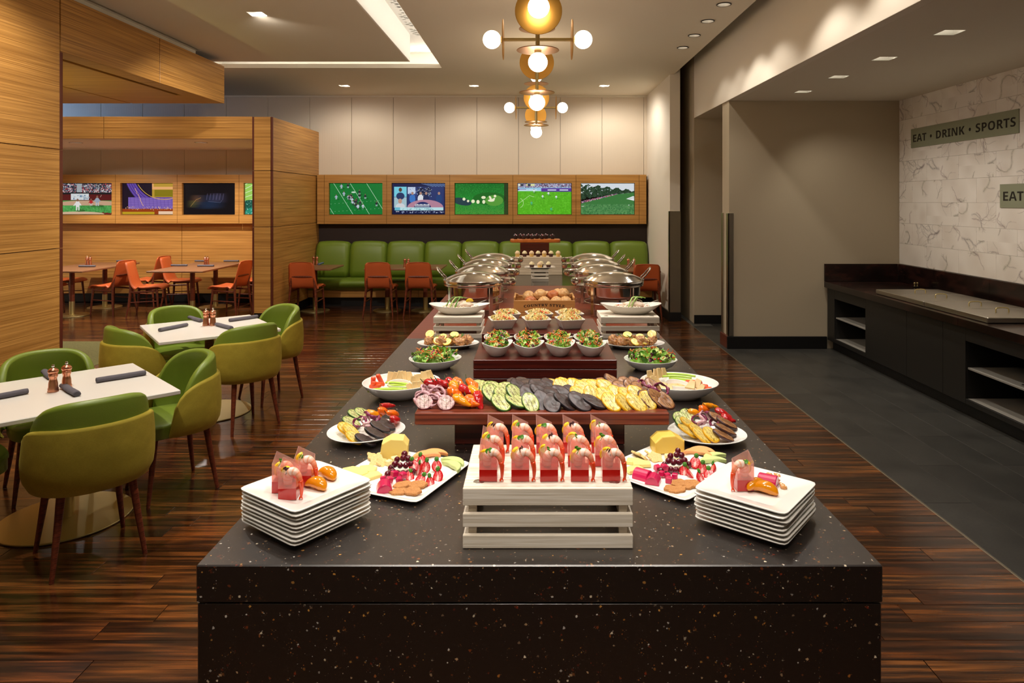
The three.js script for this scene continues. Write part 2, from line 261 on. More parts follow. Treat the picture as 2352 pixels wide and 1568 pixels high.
function downlight(kind, x, y, d, label, group, I, tgt = [0, -3, 0], angle = 0.75, color = WARM, pen = 0.8) {
  const t = thing('recessed_downlight', label, 'downlight', [x, y, -d], 0, group);
  if (kind === 'square') { part(t, 'housing', squareCan, M.can); part(t, 'lens', squareLens, M.lens); } else { part(t, 'housing', roundCan, M.can); part(t, 'lens', roundLens, M.lens); part(t, 'trim_ring', roundTrim, M.iron); }
  if (I) spot(t, 0, 0.0, 0, tgt[0], tgt[1], tgt[2], I, angle, color, pen, 2);
  return t;
}
const LI = { square: 24, hidden: 13.5, row: 3.6, buffet: 11.2, near: 8.5, right: 3.1, alcove: 21 };
for (const [i, [x, d]] of squareSpots.entries()) downlight('square', x, CEIL, d, i ? `square recessed downlight along the screen wall, ${ORD[3 - i]} from the white wall` : 'square recessed downlight in the ceiling panel inside the cove', i ? 'square downlights by the screen wall' : undefined, i ? (i === 3 ? 6.5 : LI.row) : LI.square, i ? (i === 3 ? [0.3, -3, 0.4] : [0, -3, 0.4]) : [0.1, -3, 1.6], i ? 1.42 : 1.3, WARM, 0.4);
for (const [x, d] of hiddenSquares) downlight('square', x, CEIL, d, d > 9 ? 'square recessed downlight between the canopy and the alcove' : 'square recessed downlight above the green chairs', d > 9 ? 'square downlights before the alcove' : 'square downlights above the green chairs', d > 9 ? 3.8 : x === -3.6 ? 6 : LI.hidden, d > 9 ? [0, -3, 0.3] : [0, -3, 0], 1.25, WARM, d > 9 ? 1 : 0.5);
roundSpots.forEach(([x, d], i) => downlight('round', x, CEIL, d, `small round recessed downlight beside the bulkhead, ${ORD[3 - i]} from the white wall`, 'round downlights beside the bulkhead', [2, 3.2, 1.2, 1][i], [0.05, -3, 0], 0.98, WARM, 0.25));
buffetSpots.forEach(([x, d], i) => downlight('round', x, CEIL, d, 'small round recessed downlight in the ceiling above the buffet', 'round downlights above the buffet', i > 5 ? 3.4 : LI.buffet, [i > 5 ? 0.05 : 0, -3, 0], i > 5 ? 0.98 : 0.66, i > 5 ? WARM : 0xfff9f2, i > 5 ? 0.25 : 0.8));
nearSpots.forEach(([x, d]) => downlight('round', x, CEIL, d, 'small round recessed downlight in the ceiling before the buffet', 'round downlights before the buffet', LI.near, [-x * 0.7, -2.9, 1.5 + (x ? 0 : 0.3)], 0.5, WARM, 0.9));
for (const [i, [x, d]] of rightSquares.entries()) downlight('square', x, LOW, d, `square recessed downlight in the lowered ceiling, ${ORD[3 - i]} from the grey wall`, 'square downlights in the lowered ceiling', LI.right, [0.9, -2, 0], 0.95, SOFT);

// back wall: ribbed wallpaper panels with open joints
{
  const w = struct('wall_back', null, null, 'beige ribbed wall with screens, seen across the room', 'wall');
  box(w, 'wall_core', M.gap, -9.6, 2.35, 0, 4.3, BACK + 0.03, BACK + 0.2);
  for (let k = -4; k < 13; k++) { const x1 = Math.min(2.14, -0.254 - 0.777 * (k - 0) + 0.0), x0 = Math.max(-9.5, -0.254 - 0.777 * (k + 1) + 0.006); if (x1 - x0 > 0.05) box(w, 'wall_panel', M.wallpaper, x0, x1, 2.33, CEIL, BACK, BACK + 0.03, 0.002); }
  box(w, 'dado_panel', M.maroon, -3.97, 2.14, 0, 2.33, BACK, BACK + 0.03);
  // alcove boards
  for (const [x0, x1] of [[-9.5, -6.495], [-6.487, -4.27]]) box(w, 'veneer_board', M.veneer, x0, x1, 0.16, 1.452, BACK - 0.05, BACK);
  box(w, 'plinth', M.dark, -9.5, -4.27, 0, 0.16, BACK - 0.03, BACK);
  box(w, 'crown_trim', M.ceiling, -9.5, 2.14, CEIL - 0.035, CEIL, BACK - 0.02, BACK);
}
// screen panels: veneer surrounds with a television in each opening
const tvX = [], PZ = 12.5;
function surround(w, px0, px1, d, tv, y0, y1) {
  const k = d / F, X = (p) => (p - PX) * k + 0.003, s = new THREE.Shape([[X(px0), y0], [X(px1) - 0.006, y0], [X(px1) - 0.006, y1], [X(px0), y1]].map((q) => new THREE.Vector2(...q)));
  if (tv) { const a = X(tv[0]), b = X(tv[1]), c = EYE - (tv[3] - PY) * k, e = EYE - (tv[2] - PY) * k; s.holes.push(new THREE.Path([[a, c], [b, c], [b, e], [a, e]].map((q) => new THREE.Vector2(...q)))); tvX.push([a, b, c, e, d]); }
  const g = new THREE.ExtrudeGeometry(s, { depth: 0.14, bevelEnabled: false }); g.translate(0, 0, -d - 0.14); part(w, 'veneer_surround', triUV(g), M.veneer);
}
{
  const w = struct('trim_1', null, null, 'long veneer panel holding five screens above the green banquette', 'panel');
  const e = [728, 744.5, 888, 1033, 1178, 1323, 1468, 1485], tv = [null, [754.6, 878], [898.7, 1022], [1043.5, 1167], [1188, 1313], [1333.5, 1458], null];
  for (let i = 0; i < 7; i++) surround(w, e[i], e[i + 1], PZ, tv[i] && [...tv[i], 420, 493], 1.451, 2.352);
  box(w, 'backing', M.gap, -3.92, 2.08, 1.46, 2.345, PZ + 0.141, BACK);
  const a = struct('trim_2', null, null, 'veneer panel holding the row of screens inside the alcove', 'panel');
  const f = [123, 265, 407, 549, 688], t2 = [[135, 256], [276, 396.5], [417.5, 539], [559, 680]];
  for (let i = 0; i < 4; i++) surround(a, f[i], f[i + 1], 12.5, [...t2[i], 420, 493], 1.46, 2.352);
  box(a, 'backing', M.gap, -8.7, -4.28, 1.465, 2.345, 12.641, BACK - 0.001);
}
// portal of the alcove: post, side wall, beam and soffit in veneer
{
  const w = struct('wall_left', null, null, 'veneer portal and side wall framing the alcove', 'wall');
  const L = [0.15, 1.47, 2.33, 3.155];
  box(w, 'wall_core', M.gap, -4.25, -3.985, 0.02, 3.14, 10.445, BACK);
  box(w, 'plinth', M.dark, -4.255, -3.982, 0, 0.148, 10.45, BACK - 0.05);
  for (let i = 0; i < 3; i++) {
    box(w, 'veneer_board', M.veneer, -4.245, -3.995, L[i] + 0.004, L[i + 1] - 0.004, 10.425, 10.445); box(w, 'veneer_board', M.veneer, -3.985, -3.965, L[i] + 0.004, L[i + 1] - 0.004, 10.46, BACK - 0.001);
    box(w, 'veneer_board', M.veneer, -4.27, -4.25, L[i] + 0.004, L[i + 1] - 0.004, 10.46, BACK - 0.06);
    for (const x of [-4.272, -3.987]) box(w, 'edge_strip', M.edge, x, x + 0.026, L[i] + 0.004, L[i + 1] - 0.004, 10.425, 10.455);
  }
  box(w, 'portal_cap', M.gap, -9.5, -3.98, 3.14, 3.15, 10.45, BACK);
  for (const [x0, x1] of [[-9.5, -6.549], [-6.541, -4.275]]) box(w, 'veneer_board', M.veneer, x0, x1, 2.82, 3.155, 10.43, 10.48);
}
const alcoveSpots = [[-7.45, 11.15], [-5.38, 11.1]];
struct('ceiling', plate(rect(-9.5, -4.27, 10.482, BACK), alcoveSpots.map(([x, d]) => ngon(x, d, 0.085)), 2.82, 0.04), M.ceiling, 'low plain ceiling inside the alcove', 'ceiling');
for (const [i, [x, d]] of alcoveSpots.entries()) { const t = downlight('round', x, 2.82, d, i ? 'round recessed downlight in the alcove ceiling near the post' : 'round recessed downlight deeper in the alcove ceiling', 'alcove downlights', LI.alcove, [i === 1 ? -0.1 : 0.1, -3, 0.1], 1.36, 0xfff4e8, 0.5); t.children.slice(0, 3).forEach((m) => m.scale.set(1.35, 0.35, 1.35)); }

// panel wall at the left and the canopy that grows out of it
{
  const w = struct('wall_side', null, null, 'tall veneer panel wall beside the white tables', 'wall');
  box(w, 'wall_core', M.gap, -4.6, -4.325, 0, CEIL, 3.4, 6.2);
  for (const [y0, y1] of [[0.1, 1.426], [1.432, 2.326], [2.332, 3.74]]) for (const [d0, d1] of [[3.4, 4.795], [4.8, 6.215]]) box(w, 'veneer_board', M.veneer, -4.325, -4.3, y0, y1, d0, d1);
  for (const [y0, y1] of [[0.1, 1.426], [1.432, 2.326], [2.332, 3.22]]) box(w, 'edge_strip', M.edge, -4.6, -4.305, y0, y1, 6.225, 6.265);
  box(w, 'plinth', M.dark, -4.59, -4.31, 0, 0.1, 3.4, 6.2);
  const c = struct('trim_3', null, null, 'boxed veneer canopy running below the ceiling towards the alcove', 'canopy');
  for (const [d0, d1] of [[6.23, 7.878], [7.892, 9.54]]) { box(c, 'veneer_board', M.veneer, -4.325, -4.3, 3.227, 3.745, d0, d1); box(c, 'soffit_board', M.veneer, -4.522, -4.327, 3.228, 3.28, d0, d1); }
  box(c, 'soffit_board', M.veneer, -4.59, -4.522, 3.228, 3.28, 8.8, 9.54); box(c, 'soffit_board', M.veneer, -5.585, -4.59, 3.228, 3.28, 6.23, 9.54); box(c, 'soffit_board', M.veneer, -9.4, -5.61, 3.228, 3.28, 6.23, 9.54);
  box(c, 'end_board', M.veneer, -9.4, -4.33, 3.3, 3.745, 9.52, 9.54); box(c, 'canopy_core', M.dark, -9.4, -4.33, 3.3, 3.74, 6.24, 9.515);
  box(c, 'stub_wall', M.plaster, -4.6, -4.4, 3.742, CEIL, 6.24, 8.93);
}
// an uplighter behind the panel wall throws the yellow light on the canopy's underside
{
  const t = thing('uplighter_lamp', 'slim brass uplighter standing behind the panel wall', 'lamp', P(-6.1, 0.005, 7.0));
  part(t, 'base', new THREE.CylinderGeometry(0.14, 0.15, 0.02, 28).translate(0, 0.01, 0), M.brass); part(t, 'pole', new THREE.CylinderGeometry(0.012, 0.012, 1.6, 12).translate(0, 0.82, 0), M.brass);
  part(t, 'shade', lathe([[0.03, 1.6], [0.1, 1.64], [0.15, 1.72], [0.146, 1.72], [0.096, 1.645], [0.03, 1.606]], 28), M.brass); part(t, 'bulb', ball(0.04, 14, 10).translate(0, 1.66, 0), M.lens);
  const l = new THREE.SpotLight(0xf2ee8c, 6, 0, 0.95, 0.7, 2); l.position.set(0, 1.73, 0); l.target.position.set(0.5, 4, -0.4); l.castShadow = true; t.add(l, l.target);
}
// right-hand side: white wall, dark recess, passage, bulkhead, grey wall
{
  const w = struct('wall_right', null, null, 'off-white wall end beside the screen panel', 'wall');
  box(w, 'wall_body', M.plaster, 2.14, 2.3, 0, CEIL + 0.4, 10.6, BACK + 0.1);
  box(w, 'corner_guard', M.brushed, 2.125, 2.305, 0.14, 1.71, 10.585, 10.6); box(w, 'corner_guard', M.brushed, 2.125, 2.14, 0.14, 1.71, 10.585, 10.65);
  const r = struct('wall_recess', null, null, 'dark recess between the white wall and the passage', 'wall');
  box(r, 'wall_body', M.greywall, 2.3, 2.9, 0, 4.3, 11.6, 11.7); box(r, 'wall_body', M.greywall, 2.47, 2.6, 0, 4.3, 10.58, 11.6);
  const b = struct('wall_bulkhead', null, null, 'long pale bulkhead with scallops of light', 'wall'); box(b, 'wall_body', M.plaster, 2.47, 2.56, LOW, 4.3, -2.5, 10.41);
  const p = struct('wall_passage', null, null, 'plain wall at the back of the passage', 'wall'); box(p, 'wall_body', M.greywall, 2.47, 4.9, 0, 4.3, 10.41, 10.56);
  const g = struct('wall_front', null, null, 'plain grey-beige wall behind the end of the dark counter', 'wall');
  box(g, 'wall_body', M.greywall, 2.49, 4.66, 0, LOW, 8.63, 8.93);
  box(g, 'corner_guard', M.brushed, 2.475, 2.545, 0.16, 1.71, 8.618, 8.63); box(g, 'corner_guard', M.brushed, 2.475, 2.49, 0.16, 1.71, 8.618, 8.70); box(g, 'corner_guard', M.brushed, 2.475, 2.49, 0.16, 1.71, 8.86, 8.93);
  struct('baseboard_front', slab(2.462, 3.72, 0, 0.155, 8.605, 8.63), M.dark); struct('baseboard_front', slab(2.462, 2.49, 0, 0.155, 8.632, 8.94), M.edge);
  struct('baseboard_right', slab(2.12, 2.14, 0, 0.14, 10.58, BACK), M.dark); struct('baseboard_right', slab(2.12, 2.31, 0, 0.14, 10.57, 10.585), M.dark);
  struct('baseboard_passage', slab(2.47, 4.6, 0, 0.13, 10.39, 10.41), M.dark);
  struct('wall_outer', slab(-9.6, -9.5, 0, 4.6, -2.5, 12.8), M.plaster); struct('wall_outer', slab(-9.6, 4.9, 0, 4.6, -2.6, -2.5), M.plaster);
}
// a clerestory pane at the far left gives the cool light on the wall above the alcove
{
  const w = struct('window_1', null, null, 'high cool-lit window beyond the alcove', 'window');
  part(w, 'window_pane', slab(-9.495, -9.485, 3.25, 3.8, 10.7, 12.4), std(0xffffff, 0.4, { emissive: 0x9fc6ff, emissiveIntensity: 1.5 }));
  const l = new THREE.RectAreaLight(0x8fbcff, 9, 1.7, 0.55); l.position.set(-9.47, 3.52, -11.55); l.lookAt(-5, 3.52, -11.75); w.add(l);
}
// marble wall: running bond of tiles
{
  const w = struct('wall_marble', null, null, 'white marble tile wall with grey veins above the dark counter', 'wall');
  box(w, 'wall_core', M.groutLight, 4.652, 4.9, 0, LOW + 0.1, -2.5, 10.6);
  const vars = Array.from({ length: 25 }, (_, i) => { const g = cbox(0.012, 0.2555, 0.598, 0.0008); return triUV(g, rr(0, 2.4), rr(0, 1.2)); });
  let k = 0; for (let r = 0; r < 8; r++) for (let i = 0; i < 9; i++) {
    const d1 = 8.626 - i * 0.6 + (r % 2) * 0.3, d0 = d1 - 0.6; const g = d1 > 8.63 ? triUV(cbox(0.012, 0.2545, 0.297, 0.0012), rr(0, 2), rr(0, 1)) : vars[(k += 7, k % 25)];
    const m = part(w, 'marble_tile', g, M.marble); m.position.set(4.646, 1.074 + 0.257 * (r + 0.5), -(d1 > 8.63 ? 8.626 - 0.15 : (d0 + d1) / 2)); if (d1 <= 8.63 && k % 3 === 0) m.rotation.x = Math.PI;
  }
}
// floors
{
  const f = struct('floor', null, null, 'dark glossy plank floor of the dining room', 'floor');
  box(f, 'subfloor', M.gap, -9.6, 2.4, -0.1, -0.016, -2.5, 12.8);
  box(f, 'plank_field', M.planks[0], -9.5, 2.395, -0.016, -0.001, -2.5, 2.25);
  const W = 0.127, lens = [1.05, 1.5, 1.9, 2.3], geos = lens.map((l) => [0, 1, 2].map((v) => triUV(cbox(l - 0.003, 0.016, W - 0.002, 0.0007), v * 0.53 + l, v * 0.31 + rnd()))), list = [];
  for (let r = 0; ; r++) { const d = 2.25 + W * (r + 0.5); if (d > 12.6) break; let x = 2.395, k = Math.floor(rnd() * 4); const first = rr(0.3, 1.6); x += 0; for (let n = 0; x > -9.4; n++) { let li = (k + n * 3 + Math.floor(rnd() * 2)) % 4, l = lens[li]; if (n === 0) { l = first; li = -1; } list.push({ x: x - l / 2, d, l, li, v: Math.floor(rnd() * 3), m: Math.floor(rnd() * 4) }); x -= l; } }
  const seen = (q) => { const px = PX + q.x / q.d * F, py = PY + EYE / q.d * F; if (px < -60 || px > 2400 || py > 1600) return 0; if (q.x > -0.8 && q.x < 0.85 && q.d < 9) return 0.1; return q.l / q.d * W * EYE / q.d / q.d; };
  list.sort((a, b) => seen(b) - seen(a)); const rest = [[], [], [], []];
  list.forEach((q, i) => { const g = q.li < 0 ? triUV(cbox(q.l - 0.003, 0.016, W - 0.002, 0.0007), rnd(), rnd()) : geos[q.li][q.v]; if (i < 300) { const m = part(f, 'plank', g, M.planks[q.m]); m.position.set(q.x, -0.008, -q.d); } else rest[q.m].push(put(g, q.x, -0.008, -q.d)); });
  rest.forEach((l, i) => { if (l.length) part(f, 'far_planks', merge(l), M.planks[i]).userData.kind = 'stuff'; });
  struct('trim_4', slab(2.393, 2.407, -0.02, 0.002, -2.5, 10.4, 0.001), M.brushed, 'thin metal strip between the plank floor and the dark tiles', 'floor trim');
  const t = struct('floor', null, null, 'dark grey stone tile floor in front of the serving counter', 'floor');
  box(t, 'subfloor', M.grout, 2.4, 4.9, -0.1, -0.0025, -2.5, 11.7);
  const tg = [0, 1, 2].map((v) => triUV(cbox(0.2975, 0.02, 1.1975, 0.001), v * 0.37, v * 0.61));
  for (let c = 0; c < 5; c++) for (let r = 0; r < 7; r++) { const m = part(t, 'floor_tile', tg[(c * 2 + r) % 3], M.tile); m.position.set(2.56 + c * 0.3, -0.01, -(1.2 + (c % 2) * 0.6 + r * 1.2)); }
  for (let c = 0; c < 6; c++) { const m = part(t, 'floor_tile', tg[c % 3], M.tile); m.position.set(2.56 + c * 0.3, -0.01, -(c % 2 ? 9.78 : 9.6)); }
  struct('floor', slab(-9.5, -4.95, -0.02, 0.004, 3.5, 9.06), M.carpet, 'olive carpet beyond the panel wall', 'carpet');
}

// ================================================================ CHANDELIERS
function chandelier(x, y, d, flip, label) {
  const t = thing('linear_chandelier', label, 'chandelier', [x, y, -d], flip ? Math.PI : 0, 'brass chandeliers over the buffet');
  const K = 5.2, bulbR = 0.0695, discR = 0.153, bar = (a, b, r = 0.0135) => rod([a, b], r, 12);
  part(t, 'main_rod', bar([0, 0, 0.155 * K], [0, 0, -0.165 * K]), M.brass); part(t, 'cross_rod', bar([-0.26, 0, 0], [0.26, 0, 0]), M.brass);
  part(t, 'hanging_stem', bar([0, 0, 0.02], [0, CEIL - y - 0.02, 0.02], 0.008), M.brass); part(t, 'ceiling_canopy', new THREE.CylinderGeometry(0.06, 0.06, 0.02, 24).translate(0, CEIL - y - 0.01, 0.02), M.brass);
  const disc = lathe([[0.0, 0.003], [discR - 0.002, 0.003], [discR, 0], [discR - 0.002, -0.003], [0, -0.003]], 40), socket = new THREE.CylinderGeometry(0.022, 0.026, 0.03, 16), bulb = ball(bulbR, 24, 16);
  const head = (at, dir, mat = M.gold) => {
    const q = new THREE.Quaternion().setFromUnitVectors(new THREE.Vector3(0, 1, 0), new THREE.Vector3(...dir)), v = new THREE.Vector3(...dir);
    const a = part(t, 'disc', disc, mat); a.position.set(...at); a.quaternion.copy(q);
    const s = part(t, 'socket', socket, M.brass); s.position.set(...at).addScaledVector(v, 0.015); s.quaternion.copy(q);
    const b = part(t, 'bulb', bulb, M.glow, 'glowing white glass globe'); b.position.set(...at).addScaledVector(v, 0.016 + bulbR);
    const l = new THREE.PointLight(0xffe2bc, 0.27, 0, 2); l.position.copy(b.position); l.castShadow = true; l.shadow.radius = 3; t.add(l);
  };
  head([-0.262, 0, 0], [-1, 0, 0]); head([0.262, 0, 0], [1, 0, 0]); head([0, 0, 0.15 * K], [0, 0, 1]); head([0, 0, -0.165 * K], [0, 0, -1]);
  const drop = (z, h) => { part(t, 'drop_rod', bar([0, 0, z], [0, h, z]), M.brass); head([0, h, z], [0, Math.sign(h), 0], M.copperDisc); };
  drop(0.06 * K, -0.029 * K); drop(-0.122 * K, -0.058 * K); drop(-0.108 * K + 0.02, 0.042 * K);
}
M.copperDisc = std(0xb98660, 0.36, { metalness: 1 });
chandelier(0.042, 3.087, 5.2, false, 'brass chandelier with discs and globes over the shrimp end of the buffet');
chandelier(0.052, 3.087, 8.95, true, 'brass chandelier with discs and globes over the chafing dishes');

// ================================================================ SCREENS
const W = 384, H = 224;
const px = (g, c, x, y, w, h) => { g.fillStyle = c; g.fillRect(x, y, w, h); };
const line = (g, c, w, ...p) => { g.strokeStyle = c; g.lineWidth = w; g.beginPath(); g.moveTo(p[0], p[1]); for (let i = 2; i < p.length; i += 2) g.lineTo(p[i], p[i + 1]); g.stroke(); };
const speck = (g, n, x0, x1, y0, y1, cols, s) => { for (let i = 0; i < n; i++) px(g, pick(cols), rr(x0, x1), rr(y0, y1), rr(1, s), rr(1, s)); };
const blob = (g, c, x, y, a, b, r = 0) => { g.fillStyle = c; g.beginPath(); g.ellipse(x, y, a, b, r, 0, 6.283); g.fill(); };
const player = (g, x, y, s, shirt, legs, skin = '#8a6250') => { blob(g, 'rgba(0,30,0,0.35)', x + s * 0.4, y + s * 0.9, s * 0.7, s * 0.18); px(g, legs, x - s * 0.25, y + s * 0.3, s * 0.2, s * 0.6); px(g, legs, x + s * 0.08, y + s * 0.3, s * 0.2, s * 0.6); blob(g, shirt, x, y, s * 0.34, s * 0.42); blob(g, skin, x, y - s * 0.55, s * 0.17, s * 0.19); line(g, shirt, s * 0.15, x - s * 0.3, y - s * 0.1, x - s * 0.55, y + s * 0.25); line(g, shirt, s * 0.15, x + s * 0.3, y - s * 0.1, x + s * 0.5, y + s * 0.2); };
